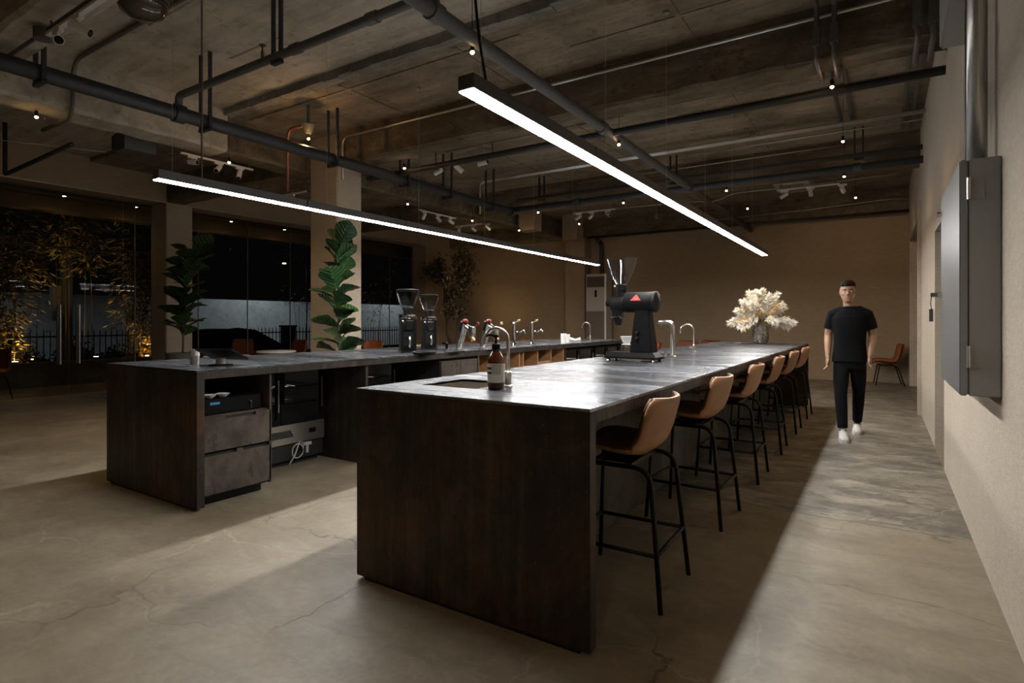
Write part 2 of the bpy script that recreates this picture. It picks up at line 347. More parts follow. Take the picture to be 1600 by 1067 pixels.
c2 = struct('ceiling', MB().box((XL, YS, Z2), (XR, YB, Z1+0.2)), 'slab'); tag(c2, 'raw brown concrete ceiling with formwork marks')
rnd = random.Random(4)
# ragged broken edge where the two slabs meet
eb = MB(); x = XL+4.1
while x < XR-0.02:
    w = min(rnd.uniform(0.10, 0.32), XR-x)
    eb.frustum(Z2-0.012-rnd.uniform(0, .016), (w/2, 0.05+rnd.uniform(0, .03)), Z2+0.12, (w/2, 0.075), (x+w/2, YS+0.005)); x += w
struct('broken_edge', eb, 'rough_edge', c2)
# old patch marks left on the painted slab, formwork ribs left on the raw slab
for (px, py) in ((285, 25), (410, 80), (560, 45)):
    p = at(px, py, Z=Z1)
    MB().frustum(Z1-0.012, (0.42, 0.085), Z1+0.01, (0.45, 0.11), (p.x, p.y)).build('ceiling_patch', 'slab_paint', c1)
for y0, x0, x1 in ((4.62, -7.2, -2.9), (5.1, -2.6, 0.1), (7.2, -5.9, -2.9), (7.6, -2.3, 0.2), (12.2, -6, 0.2)):
    MB().box((x0, y0, Z2-0.012), (x1, y0+0.035, Z2+0.01)).build('formwork_rib', 'slab', c2)
for x0 in (-5.3, -3.6, -1.55):
    for ya, yb in ((4.5, 5.55), (6.1, 9.9), (10.5, 14)):
        MB().box((x0, ya, Z2-0.010), (x0+0.04, yb, Z2+0.01)).build('formwork_rib', 'slab', c2)
XC0, XC1 = -7.22, -6.63       # column line
XLB0, XLB1 = -7.75, -7.30     # long beam
def ragged_beam(name, a, b, mat, seed, amp=0.018):
    """beam whose lower arrises are chipped"""
    r = random.Random(seed); ax = 0 if (b[0]-a[0]) > (b[1]-a[1]) else 1
    n = max(2, int((b[ax]-a[ax])/0.22)); rings = []
    for i in range(n+1):
        t = a[ax] + (b[ax]-a[ax])*i/n; o = 1-ax
        q = lambda: r.uniform(0, amp)*(1 if 0 < i < n else 0)
        lo, hi = a[o]+q(), b[o]-q(); zb = a[2]+q()
        P = lambda u, z: (t, u, z) if ax == 0 else (u, t, z)
        rings.append([P(lo, b[2]), P(lo, a[2]+0.03+q()), P(lo+0.03, zb), P(hi-0.03, zb), P(hi, a[2]+0.03+q()), P(hi, b[2])])
    return struct(name, MB().loft(rings), mat)
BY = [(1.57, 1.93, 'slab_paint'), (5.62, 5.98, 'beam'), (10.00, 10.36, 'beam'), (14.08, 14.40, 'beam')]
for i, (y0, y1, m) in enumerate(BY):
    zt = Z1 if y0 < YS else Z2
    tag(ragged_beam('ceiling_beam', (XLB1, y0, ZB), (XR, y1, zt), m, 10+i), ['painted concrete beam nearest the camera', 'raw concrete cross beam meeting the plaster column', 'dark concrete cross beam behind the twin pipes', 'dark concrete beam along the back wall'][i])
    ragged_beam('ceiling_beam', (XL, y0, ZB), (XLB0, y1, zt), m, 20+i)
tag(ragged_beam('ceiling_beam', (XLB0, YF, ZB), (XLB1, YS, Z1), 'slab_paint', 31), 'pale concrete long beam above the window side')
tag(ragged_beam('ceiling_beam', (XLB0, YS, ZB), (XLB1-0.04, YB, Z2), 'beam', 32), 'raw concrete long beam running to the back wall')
# secondary short ribs that show lit beyond the long beam
for (px, py, w, h) in ((822, 346, 0.42, 0.40), (890, 364, 0.42, 0.36)):
    p = at(px, py, Y=11.4 if px < 850 else 13.2)
    tag(struct('ceiling_beam', MB().box((p.x-w/2, p.y, p.z-h/2), (p.x+w/2, p.y+0.35, Z2)), 'wall'), 'plastered beam stub lit by a warm bulb')
col1 = struct('column', MB().box((XC0, 5.62, 0), (XC1, 6.09, Z2), None), 'col', bevel=0.012); tag(col1, 'square plaster column behind the tall fig plant')
col2 = struct('column', MB().box((XL-0.56, 5.60, 0), (XL+0.03, 6.09, ZB), None), 'col', bevel=0.012); tag(col2, 'square plaster column in the glass front')
col3 = struct('column', MB().box((XC0-0.08, 14.02, 0), (XC1-0.08, YB, ZB)), 'wall', bevel=0.012); tag(col3, 'plaster pilaster at the back wall beside the air conditioner')
# walls
D1, D2 = (6.25, 7.30, 2.21), (9.74, 13.92, 2.88)
wr = MB(); zt = Z1+0.2
wr.box((XR, YF, 0), (XR+TH, D1[0], zt)).box((XR, D1[0], D1[2]), (XR+TH, D1[1], zt)).box((XR, D1[1], 0), (XR+TH, D2[0], zt))
wr.box((XR, D2[0], D2[2]), (XR+TH, D2[1], zt)).box((XR, D2[1], 0), (XR+TH, YB+0.2, zt))
wall_r = struct('wall_right', wr, 'wall_r'); tag(wall_r, 'pale combed plaster wall beside the camera with two doorways')
struct('trim_1', MB().box((XR-0.045, D2[0]-0.10, 0), (XR+0.05, D2[0]+0.02, D2[2]+0.06)), 'wall_r', bevel=0.006)
# rooms behind the doorways
struct('wall_corridor', MB().box((XR+1.5, 5.6, 0), (XR+1.6, YB+0.2, zt)).box((XR+TH, 5.5, 0), (XR+1.6, 5.6, zt)).box((XR+TH, 8.2, 0), (XR+1.5, 8.3, zt)).box((XR+TH, YB+0.1, 0), (XR+1.5, YB+0.2, zt)).box((XR+TH, 5.6, zt), (XR+1.6, YB+0.2, zt+0.1)), 'wall')
struct('floor', MB().box((XR, 5.5, -0.12), (XR+1.6, YB+0.2, 0)), 'floor')
# added dark sheet, painting the unlit interior seen through the far doorway
d2 = struct('dark_gap_sheet', MB().box((XR+0.14, 12.9, 0.01), (XR+0.18, 13.86, D2[2]-0.02)), 'blackm'); tag(d2, 'dark sheet standing in for the unlit interior of the far doorway in the right wall')
MB().cyl((XR+0.06, 13.0, 1.02), (XR+0.14, 13.0, 1.02), 0.012).build('door_handle', 'nickel', d2)  # knob on the added dark sheet
wall_b = struct('wall_back', MB().box((XG-0.1, YB, 0), (XR, YB+0.2, zt)), 'wall'); tag(wall_b, 'brown combed plaster wall at the far end')
struct('wall_front', MB().box((XG-0.1, YF-0.2, 0), (XR+TH, YF, zt)), 'wall')
wall_l = struct('wall_left', MB().box((XG-0.1, 12.97, 0), (XL, YB, ZB)).box((XG-0.1, YF, ZB), (XL, YB, zt)), 'wall'); tag(wall_l, 'plaster bulkhead over the glass front and short end wall')
trimv = struct('trim_2', MB().box((XL-0.02, YF, ZB-0.015), (XL+0.008, 12.97, ZB)), 'alu')
struct('baseboard_back', MB().box((-6.0, YB-0.012, 0), (0.45, YB, 0.09)), 'wall')

# ------------------------------------------------------------------ glass front: windows, doors
def glass_run(name, y0, y1, joints, label):
    w = struct(name, MB().box((XG-0.045, y0, 0), (XG+0.005, y1, 0.03)).box((XG-0.045, y0, ZB-0.045), (XG+0.005, y1, ZB-0.02)), 'blackm'); tag(w, label)
    ys = [y0] + joints + [y1]
    for a, b in zip(ys, ys[1:]):
        MB().box((XG-0.026, a+0.005, 0.03), (XG-0.014, b-0.005, ZB-0.045)).build('pane', 'glass', w)
    for j in joints:
        MB().box((XG-0.032, j-0.006, 0.03), (XG-0.008, j+0.006, ZB-0.045)).build('glazing_joint', 'conduit_d', w)
    return w
glass_run('window_1', 6.09, 12.97, [6.5+1.1*i for i in range(6)], 'dark frameless glass panes between column and end wall')
glass_run('window_2', YF, 2.80, [-2.8+1.1*i for i in range(6)], 'frameless glass panes left of the glass doors')
glass_run('window_3', 5.10, 5.60, [5.3], 'narrow glass panes between the glass doors and the column')
dr = struct('door_1', MB().box((XG-0.05, 2.80, ZB-0.05), (XG+0.01, 5.10, ZB-0.02)).box((XG-0.04, 2.80, 2.55), (XG, 5.10, 2.58)), 'blackm'); tag(dr, 'double glass entrance doors with vertical bar handles')
MB().box((XG-0.026, 2.81, 2.58), (XG-0.014, 5.09, ZB-0.05)).build('pane', 'glass', dr)
yj = at(108, 520, X=XG).y
for a, b, hy in ((2.81, yj-.005, yj-.14), (yj+.005, 5.09, yj+.14)):
    leaf = MB().box((XG-0.026, a, 0.02), (XG-0.014, b, 2.545)).build('door_leaf', 'glass', dr)
    for sx in (-1, 1):
        h = MB().cyl((XG-0.02+sx*0.06, hy, 0.55), (XG-0.02+sx*0.06, hy, 1.58), 0.017, 12)
        for z in (0.75, 1.38): h.cyl((XG-0.02, hy, z), (XG-0.02+sx*0.06, hy, z), 0.009, 8)
        h.build('handle', 'stain', leaf, smooth=True)

# ------------------------------------------------------------------ street side
tag(struct('terrace_floor', MB().box((-14.1, YF-4, -0.14), (XG, 26, -0.02)), 'floor'), 'dim terrace floor outside the glass front')
ledge = struct('terrace_ledge', MB().box((-14.45, YF-4, -0.4), (-14.1, 26, 0.46)), 'kerb', bevel=0.01); tag(ledge, 'low concrete ledge in front of the bamboo bed')
struct('planting_bed', MB().box((-16.4, YF-4, -0.4), (-14.45, 26, 0.30)), 'soil')
struct('street_ground', MB().box((-60, -30, -0.5), (-16.4, 60, -0.38)), 'asphalt')
XBW = -24.0
bw = struct('boundary_wall', MB().box((XBW-0.25, -14, -0.4), (XBW, 40, 2.22)), 'boundary'); tag(bw, 'long pale painted boundary wall across the street')
XFN = -20.0
fn = thing('iron_fence', 'black iron picket fence in front of the pale boundary wall', 'fence', (XFN, 0, -0.38))
pk = MB().box((-0.011, -0.011, 0.05), (0.011, 0.011, 1.36)).frustum(1.36, (0.011, 0.011), 1.43, (0.001, 0.001)).mesh('picket'); pk.materials.append(M['iron'])
y = -2.0
while y < 32:
    o = bpy.data.objects.new('picket', pk); COL.objects.link(o); o.parent = fn; o.location = (0, y, 0); y += 0.155
for z in (0.2, 1.2): MB().box((-0.02, -2.1, z), (0.02, 32, z+0.045)).build('fence_rail', 'iron', fn)
for y in (5.35, 14.3, 22.2): MB().box((-0.2, y, 0), (0.2, y+0.42, 1.42)).box((-0.24, y-0.04, 1.42), (0.24, y+0.46, 1.5)).build('fence_pillar', 'iron', fn)
# utility pole
pp = at(103, 540, X=-16.9)
pole = thing('utility_pole', 'thick dark utility pole seen through the glass doors', 'pole', (-16.9, pp.y, -0.4))
MB().cyl((0, 0, 0), (0, 0, 6.4), 0.15, 16, 0.11).build('shaft', 'planter', pole, smooth=True)
MB().box((-0.05, -0.32, 1.7), (0.12, -0.14, 2.55)).build('meter_box', 'conduit_d', pole)
MB().box((0.14, -0.03, 0.2), (0.17, 0.03, 5.9)).build('cable_duct', 'conduit_d', pole)
MB().cyl((0, 0, 4.9), (0, 0, 5.06), 0.16, 16).cyl((0, 0, 4.6), (0, 0, 4.66), 0.165, 16).build('band', 'alu', pole)
# street lamp that lights the boundary wall
sp = at(458, 411, X=-21.2)
sl = thing('street_lamp', 'distant glowing street lamp beyond the middle glass panes', 'street lamp', (sp.x, sp.y, -0.38))
sz = sp.z+0.38
MB().tube(bend([(0.9, 0, 0), (0.9, 0, sz+0.2), (-0.5, 0, sz+0.14)], 0.25), 0.022, 8).build('post', 'iron', sl, smooth=True)
MB().frustum(sz+0.03, (0.16, 0.07), sz+0.14, (0.1, 0.05), (-0.6, 0)).build('lamp_head', 'iron', sl)
MB().frustum(sz, (0.07, 0.035), sz+0.03, (0.08, 0.04), (-0.6, 0)).build('lamp_lens', 'bulb', sl)
light('street_light', 'SPOT', (-0.6, 0, sz-0.03), 260, (0.84, 0.94, 1.0), sl, shadow_soft_size=0.1, spot_size=2.9, spot_blend=.5)
s2 = copy_tree(sl, (sp.x, 3.0, -0.38), None, 'street lamp hidden high behind the bamboo opposite the glass doors')
s3 = copy_tree(sl, (sp.x, 24.0, -0.38), None, 'street lamp at the far end of the fence')
# car
pc = at(338, 540, X=-17.9)
car = thing('parked_car', 'dark sedan parked beyond the glass beside the column', 'car', (-17.9, pc.y, -0.38), 0)
def car_ring(y, w0, w1, z0, z1, z2):
    return [(-w0, y, z0), (-w0, y, z1), (-w1, y, z2), (w1, y, z2), (w0, y, z1), (w0, y, z0)]
MB().loft([car_ring(-2.2, .72, .70, .35, .6, .66), car_ring(-2.0, .85, .78, .25, .7, .78), car_ring(-1.1, .88, .8, .22, .78, .9), car_ring(0, .88, .82, .22, .8, .92), car_ring(1.4, .88, .8, .22, .8, .94), car_ring(2.1, .84, .76, .25, .76, .9), car_ring(2.3, .74, .7, .35, .6, .7)]).build('body', 'carpaint', car, smooth=True)
MB().loft([car_ring(-1.15, .8, .76, .85, .87, .88), car_ring(-.35, .8, .60, .85, .9, 1.38), car_ring(.35, .8, .60, .85, .9, 1.46), car_ring(1.0, .8, .58, .85, .9, 1.38), car_ring(1.85, .78, .72, .85, .88, .9)]).build('cabin', 'carglass', car, smooth=True)
for sy in (-1.4, 1.4):
    for sx in (-1, 1):
        w = MB().cyl((sx*.68, sy, .32), (sx*.88, sy, .32), .32, 20).build('wheel', 'rubber', car, smooth=True)
        MB().cyl((sx*.87, sy, .32), (sx*.892, sy, .32), .2, 16).build('hubcap', 'alu', w, smooth=True)
# bamboo
def bamboo(loc, h, ncane, spread, leaves, label, seed, lowleaf=0.15, lean=0.25):
    r = random.Random(seed); t = thing('bamboo_clump', label, 'bamboo', loc, 0, 'bamboo in the bed outside the glass')
    fol = MB()
    for c in range(ncane):
        bx, by = r.uniform(-.5, .5)*spread, r.uniform(-.5, .5)*spread; hh = h*r.uniform(.7, 1.0); lx, ly = r.uniform(-lean, lean), r.uniform(-lean, lean)
        pts = [(bx+lx*(k/7)**2*hh*.5, by+ly*(k/7)**2*hh*.5, hh*k/7) for k in range(8)]
        MB().tube(pts, [0.010*(1-k/9) for k in range(8)], 5).build('cane', 'cane', t)
        for _ in range(leaves):
            k = r.uniform(lowleaf, 1.0); p = Vector((bx+lx*k*k*hh*.5, by+ly*k*k*hh*.5, hh*k))
            a = r.uniform(0, 6.28); rad = r.uniform(.03, .42); q = p + Vector((math.cos(a)*rad, math.sin(a)*rad, r.uniform(-.12, .12)))
            a2 = a+r.uniform(-.8, .8); L = r.uniform(.11, .25); dv = Vector((math.cos(a2), math.sin(a2), r.uniform(-.9, .15))).normalized()
            sd = dv.cross(Vector((r.uniform(-.4, .4), r.uniform(-.4, .4), 1))).normalized()*L*.12
            fol.add([q, q+dv*L*.4+sd, q+dv*L, q+dv*L*.4-sd], [(0, 1, 2, 3)])
    f = fol.build('foliage', 'bamboo', t); f['kind'] = 'stuff'
    return t
def uplight(loc, w, label, tilt=(0.1, 0, 1), size=1.5):
    t = thing('garden_uplight', label, 'spotlight', loc, 0, 'warm uplights in the planting')
    MB().cyl((0, 0, 0), (0, 0, 0.05), 0.05, 14).lathe([(0.03, 0.05), (0.05, 0.1), (0.055, 0.17)], n=14).build('housing', 'blackm', t, smooth=True)
    MB().cyl((0, 0, 0.172), (0, 0, 0.176), 0.045, 14).build('lens', 'bulb', t)
    l = light('uplight_beam', 'SPOT', (0, 0, 0.2), w, (1.0, 0.66, 0.28), t, spot_size=size, spot_blend=0.8, shadow_soft_size=0.04)
    aim(l, tilt); return t
UB = 150
pa = at(8, 560, X=-14.9)
bamboo((-14.95, pa.y-.15, 0.3), 2.6, 6, 0.6, 320, 'brightly uplit bamboo clump at the left edge of the glass', 1, 0.0, 0.15)
uplight((-14.7, pa.y+0.1, 0.30), UB*1.8, 'glowing uplight at the foot of the leftmost bamboo', (-0.15, 0, 1))
pb = at(40, 560, X=-15.0); bamboo((-15.1, pb.y, 0.3), 3.2, 3, 0.35, 60, 'bamboo with one bent bare cane beside the leftmost clump', 2, 0.45)
pb = at(222, 560, X=-14.9)
bamboo((-14.95, pb.y+0.05, 0.3), 3.0, 6, 0.55, 340, 'brightly uplit bamboo clump against the left side of the glass column', 3, 0.0, 0.12)
uplight((-14.65, pb.y+0.0, 0.30), UB*2.2, 'glowing uplight at the foot of the bamboo by the column', (-0.15, 0.05, 1))
pb = at(193, 560, X=-15.3); bamboo((-15.3, pb.y, 0.3), 3.6, 4, 0.5, 90, 'slim bamboo canes left of the uplit clump by the column', 5, 0.3)
for k, (px, hh, n) in enumerate(((62, 4.8, 2), (140, 4.9, 3), (15, 4.9, 3), (185, 4.7, 3))):
    pb = at(px, 540, X=-15.9)
    bamboo((-15.9, pb.y, 0.3), hh, n, 1.0, 420, ['tall dim bamboo just left of the utility pole', 'tall dim bamboo just right of the utility pole', 'tall dim bamboo behind the leftmost clump', 'tall dim bamboo between the pole and the column'][k], 20+k, 0.56, 0.12)
pb = at(462, 500, X=-17.2); bamboo((-17.2, pb.y, -0.35), 4.4, 4, 0.8, 120, 'dim bamboo in the street seen left of the tall fig plant', 33, 0.55)
pb = at(590, 500, X=-15.6); bamboo((-15.6, pb.y, 0.3), 3.4, 3, 0.5, 90, 'sparse bamboo right of the plaster column', 34, 0.4)
uplight((-15.2, at(150, 540, X=-15.2).y, 0.30), UB*.8, 'uplight between the tall bamboos near the pole', (-0.35, 0.0, 1), 1.5)
uplight((-15.3, at(48, 540, X=-15.3).y, 0.30), UB*.6, 'uplight between the leftmost bamboo and the pole', (-0.3, -0.1, 1), 1.3)
# beam added outside the glass to suggest the ceiling bands reflected in it
tag(struct('reflection_beam', MB().box((-13.4, YF-4, 3.36), (-13.1, 26, 3.62)).box((-13.4, YF-4, 3.62), (XG-0.1, 26, 3.72)), 'wall'), 'plastered beam added outside the glass front to suggest reflected ceiling bands')
for k_, y_ in enumerate((4.4, 5.6, 7.6, 9.0)):  # downlights added to give the stand-in beam some light
    cl_ = thing('added_downlight', 'small warm downlight added outside the glass, %s from the left' % ('first', 'second', 'third', 'fourth')[k_], 'light', (-12.55, y_, 3.62), 0, 'added downlights outside the glass')
    MB().cyl((0, 0, -.05), (0, 0, 0), .035, 14).build('housing', 'blackm', cl_, smooth=True); MB().cyl((0, 0, -.052), (0, 0, -.05), .028, 14).build('lens', 'bulb', cl_)
    light('added_downlight_beam', 'SPOT', (0, 0, -.07), 7, (1.0, .62, .3), cl_, spot_size=2.8, spot_blend=.6, shadow_soft_size=.03)
uplight((-15.2, pb.y-0.2, 0.30), 30, 'small uplight under the bamboo right of the plaster column', (-0.1, 0.1, 1))
# hedge in front of the fence
def hedge(loc, sz, n, label, seed):
    r = random.Random(seed); m = MB()
    for _ in range(n):
        a, t = r.uniform(0, 6.28), math.acos(r.uniform(-.1, 1)); p = Vector((math.cos(a)*math.sin(t)*sz[0], math.sin(a)*math.sin(t)*sz[1], math.cos(t)*sz[2]))*r.uniform(.75, 1.05)
        d = Vector((r.gauss(0, 1), r.gauss(0, 1), r.gauss(0, 1))).normalized(); s_ = d.orthogonal().normalized()
        L = r.uniform(.07, .14); m.add([p, p+d*L*.5+s_*L*.3, p+d*L, p+d*L*.5-s_*L*.3], [(0, 1, 2, 3)])
    t = thing('shrub', label, 'shrub', loc, 0, 'dark shrubs along the street fence')
    m.build('foliage', 'hedge', t)['kind'] = 'stuff'
    MB().ball((0, 0, sz[2]*.35), (sz[0]*.8, sz[1]*.8, sz[2]*.5)).build('core', 'hedge', t)
for k, (px, w, h, lb) in enumerate(((40, .95, .95, 'dark shrub left of the fence pillar by the pole'), (130, 1.1, 1.15, 'rounded dark shrub right of the utility pole'), (165, 1.0, .8, 'low dark shrub between pole and column'), (195, .8, .95, 'dark shrub nearest the uplit bamboo by the column'), (68, .8, .7, 'small dark shrub touching the fence pillar'))):
    pb = at(px, 540, X=-18.6); hedge((-18.6-.5*(k%2), pb.y, -0.38), (w*.42, w*.62, h), 420, lb, 50+k)
# ------------------------------------------------------------------ linear pendants
M['alu_dark'] = plain('lamp_housing', (0.10, 0.10, 0.10), 0.4, 0.5)
def linear_pendant(name, label, X, y0, y1, z, nseg):
    t = thing(name, label, 'pendant light', (X, y0, z), 0, 'linear pendants over the two counters')
    L = (y1-y0)/nseg
    for i in range(nseg):
        a, b = i*L+0.004, (i+1)*L-0.004
        h = MB().box((-0.045, a, 0.006), (0.045, b, 0.075)).build('housing', 'alu_dark', t, bevel=0.002)
        MB().box((-0.040, a+0.004, 0.0), (0.040, b-0.004, 0.006)).build('diffuser', 'tube', h)
        s = 0.25 if i else 0.12
        zt = (Z1 if y0+a+s < YS else Z2)-z
        for by0, by1, _ in BY:
            if by0 < y0+a+s < by1: zt = ZB-z
        MB().cyl((0, a+s, 0.075), (0, a+s, zt), 0.0015, 5).build('suspension_wire', 'conduit', t)
        MB().cyl((0, a+s, zt-0.02), (0, a+s, zt), 0.03, 12).build('wire_anchor', 'conduit', t)
    return t
lp1 = linear_pendant('linear_pendant', 'long white linear pendant over the near counter with stools', -1.60, 2.09, 10.03, 2.35, 6)
MB().tube(bend([(0, 0.17, 0.075), (0.0, 0.10, 0.30), (0.02, 0.02, 0.65), (0.02, 0, Z1-2.35)], 0.25), 0.007, 6).build('power_cord', 'blackm', lp1, smooth=True)
lp2 = linear_pendant('linear_pendant', 'long white linear pendant over the far counter with grinders', -4.55, 2.16, 10.08, 2.35, 6)
MB().tube([(0, 0.35, 0.075), (0, 0.35, Z1-2.35)], 0.008, 6).build('power_cord', 'conduit_d', lp2, smooth=True)

# ------------------------------------------------------------------ near counter
BH = 0.96; BX0, BX1, BY0, BY1 = -2.235, -0.945, 2.02, 9.78; TT = 0.012; SL = 0.062
nc = thing('bar_counter', 'long dark steel waterfall counter with stools along its right side', 'counter', (0, 0, 0))
SK = (-2.06, -1.70, 2.31, 2.67)      # sink cut-out
def plates(parent, x0, x1, ys, hole=None):
    for a, b in zip(ys, ys[1:]):
        m = MB(); a2, b2 = a+0.001, b-0.001; z0, z1 = BH-TT, BH
        if hole and a < hole[2] < b:
            hx0, hx1, hy0, hy1 = hole
            m.box((x0, a2, z0), (x1, hy0, z1)).box((x0, hy1, z0), (x1, b2, z1)).box((x0, hy0, z0), (hx0, hy1, z1)).box((hx1, hy0, z0), (x1, hy1, z1))
        else: m.box((x0, a2, z0), (x1, b2, z1))
        m.build('top_plate', 'top', parent)
plates(nc, BX0-0.002, BX1+0.002, [BY0-0.002, 4.05, 6.0, 7.9, BY1+0.002], SK)
MB().box((BX1-0.05, BY0+0.055, BH-SL), (BX1, BY1-0.055, BH-TT)).box((BX0, BY0+0.055, BH-SL), (BX0+0.05, BY1-0.055, BH-TT)).build('apron', 'steel2', nc, bevel=0.002)
for y in (BY0, BY1-0.055):
    MB().box((BX0, y, 0.018), (BX1, y+0.055, BH-TT)).build('end_panel', 'steel', nc, bevel=0.002)
    MB().box((BX0+0.05, y+0.008, 0.0), (BX1-0.05, y+0.047, 0.018)).build('plinth', 'blackmat', nc)
MB().box((BX0+0.02, BY0+0.055, 0.06), (-1.40, BY0+0.13, BH-SL)).box((BX0+0.02, 2.85, 0.06), (-1.42, BY1-0.055, BH-SL)).box((-1.46, BY0+0.055, 0.06), (-1.42, BY1-0.055, BH-SL)).build('cabinet_core', 'blackmat', nc)
n = 7; L = (BY1-BY0-0.11)/n
for i in range(n):
    MB().box((-1.42, BY0+0.055+i*L+0.002, 0.05), (-1.40, BY0+0.055+(i+1)*L-0.002, BH-SL)).build('skirt_panel', 'barbody', nc)
MB().box((BX0+0.06, BY0+0.055, 0), (-1.45, BY1-0.055, 0.06)).build('plinth', 'blackmat', nc)
# sink
sk = MB(); x0, x1, y0, y1 = SK; d = 0.19
o = 0.004
sk.box((x0, y0, BH-d), (x1, y1, BH-d+o)).box((x0-o, y0-o, BH-d), (x0, y1+o, BH-TT*0.3)).box((x1, y0-o, BH-d), (x1+o, y1+o, BH-TT*0.3)).box((x0, y0-o, BH-d), (x1, y0, BH-TT*0.3)).box((x0, y1, BH-d), (x1, y1+o, BH-TT*0.3))
s_o = sk.build('sink_basin', 'nickel', nc)
MB().lathe([(0.035, 0), (0.04, 0.004), (0.02, 0.006)], ((x0+x1)/2, (y0+y1)/2, BH-d+o), 16).build('drain', 'chrome', s_o, smooth=True)

# ------------------------------------------------------------------ bar stools and chairs
def shell_grid(off=0.0, nu=14, nv=18, inset=0.0):
    """bucket shell: profile runs from seat front to top of back; local: faces -X"""
    prof = [(-0.245, -0.030), (-0.225, -0.006), (-0.15, 0.004), (-0.05, -0.008), (0.05, -0.018), (0.115, -0.010), (0.165, 0.028), (0.195, 0.085), (0.215, 0.15), (0.232, 0.21), (0.243, 0.255)]
    def samp(t):
        k = t*(len(prof)-1); i = min(int(k), len(prof)-2); f = k-i
        a, b = prof[i], prof[i+1]; return a[0]+(b[0]-a[0])*f, a[1]+(b[1]-a[1])*f
    rows = []
    for j in range(nv+1):
        t = j/nv; t2 = inset + t*(1-2*inset); px, pz = samp(t2)
        e = 1e-3; ax, az = samp(max(0, t2-e)); bx, bz = samp(min(1, t2+e)); tx, tz = bx-ax, bz-az; l = math.hypot(tx, tz); nx, nz = -tz/l, tx/l
        w = 0.215 + 0.02*math.sin(t2*math.pi)
        if t2 < 0.12: w *= 0.80 + 0.20*math.sqrt(1-(1-t2/0.12)**2)
        if t2 > 0.86: w *= 0.74 + 0.26*math.sqrt(max(0, 1-((t2-0.86)/0.14)**2))
        w *= (1-1.6*inset)
        row = []
        for i in range(nu+1):
            u = -1+2*i/nu
            s = max(0, (t2-0.25))/0.75
            lift = (0.014 + 0.040*math.sin(min(1, t2/0.62)*math.pi*0.5)*(1 if t2 < .62 else 1))*abs(u)**2.4
            fw = 0.055*min(1, s*1.4)*abs(u)**2.2*(1 if t2 > .5 else 0.4)
            row.append((px - fw*(1 if nz < .9 else .3) + nx*off, u*w, pz + lift*(1-min(1, s*0.9)) + nz*off))
        rows.append(row)
    return rows
def thick(rows_a, rows_b):
    m = MB(); nv, nu = len(rows_a), len(rows_a[0])
    va = [p for r in rows_a for p in r]; vb = [p for r in rows_b for p in r]; N = len(va); f = []
    for j in range(nv-1):
        for i in range(nu-1):
            q = (j*nu+i, j*nu+i+1, (j+1)*nu+i+1, (j+1)*nu+i); f.append(q); f.append(tuple(N+k for k in reversed(q)))
    rim = [i for i in range(nu)] + [j*nu+nu-1 for j in range(1, nv)] + [(nv-1)*nu+i for i in range(nu-2, -1, -1)] + [j*nu for j in range(nv-2, 0, -1)]
    for a, b in zip(rim, rim[1:]+rim[:1]): f.append((b, a, N+a, N+b))
    return m.add(va+vb, f)
def up(rows, z): return [[(x, y, q+z) for x, y, q in r] for r in rows]
def make_stool(label, group):
    t = thing('bar_stool', label, 'stool', (0, 0, 0), 0, group); zs = 0.685
    thick(up(shell_grid(0.0), zs), up(shell_grid(-0.014), zs)).build('seat_shell', 'tan', t, smooth='all')
    thick(up(shell_grid(0.010, inset=0.012), zs), up(shell_grid(0.0006, inset=0.012), zs)).build('seat_pad', 'brown', t, smooth='all')
    MB().box((-0.10, -0.13, zs-0.062), (0.09, 0.13, zs-0.048)).box((-0.11, -0.19, zs-0.068), (-0.08, 0.19, zs-0.050)).box((0.06, -0.19, zs-0.068), (0.09, 0.19, zs-0.050)).build('seat_bracket', 'blackm', t)
    zr = 0.625
    for s in (-1, 1):
        MB().tube(bend([(-0.21, s*0.195, zr), (0.185, s*0.195, zr), (0.245, s*0.235, 0.0)], 0.085, 6), 0.0115, 10).build('leg', 'blackm', t, smooth='all')
        MB().tube([(-0.20, s*0.195, zr), (-0.24, s*0.235, 0.0)], 0.0115, 10).build('leg', 'blackm', t, smooth='all')
    zf = 0.245; k = 1-zf/zr
    xr, xf = 0.245-0.06*zf/zr, -0.24+0.04*zf/zr; yw = 0.235-0.04*zf/zr
    for a, b in (((xf, -yw), (xr, -yw)), ((xf, yw), (xr, yw)), ((xr, -yw), (xr, yw)), ((xf, -yw), (xf, yw))):
        MB().tube([(a[0], a[1], zf), (b[0], b[1], zf)], 0.010, 8).build('footrest_bar', 'blackm', t, smooth='all')
    return t
stl = ['tan leather bar stool nearest the camera at the near counter'] + ['tan leather bar stool, %s from the camera along the near counter' % w for w in ('second', 'third', 'fourth', 'fifth', 'sixth and farthest')]
st0 = make_stool(stl[0], 'tan bar stools along the near counter')
for i in range(6):
    loc = (-1.075, 2.725+1.2*i, 0); rz = [0.02, -0.03, 0.0, 0.03, 0.0, -0.02][i]
    if i == 0: st0.location = loc; st0.rotation_euler[2] = rz
    else: copy_tree(st0, loc, rz, stl[i])
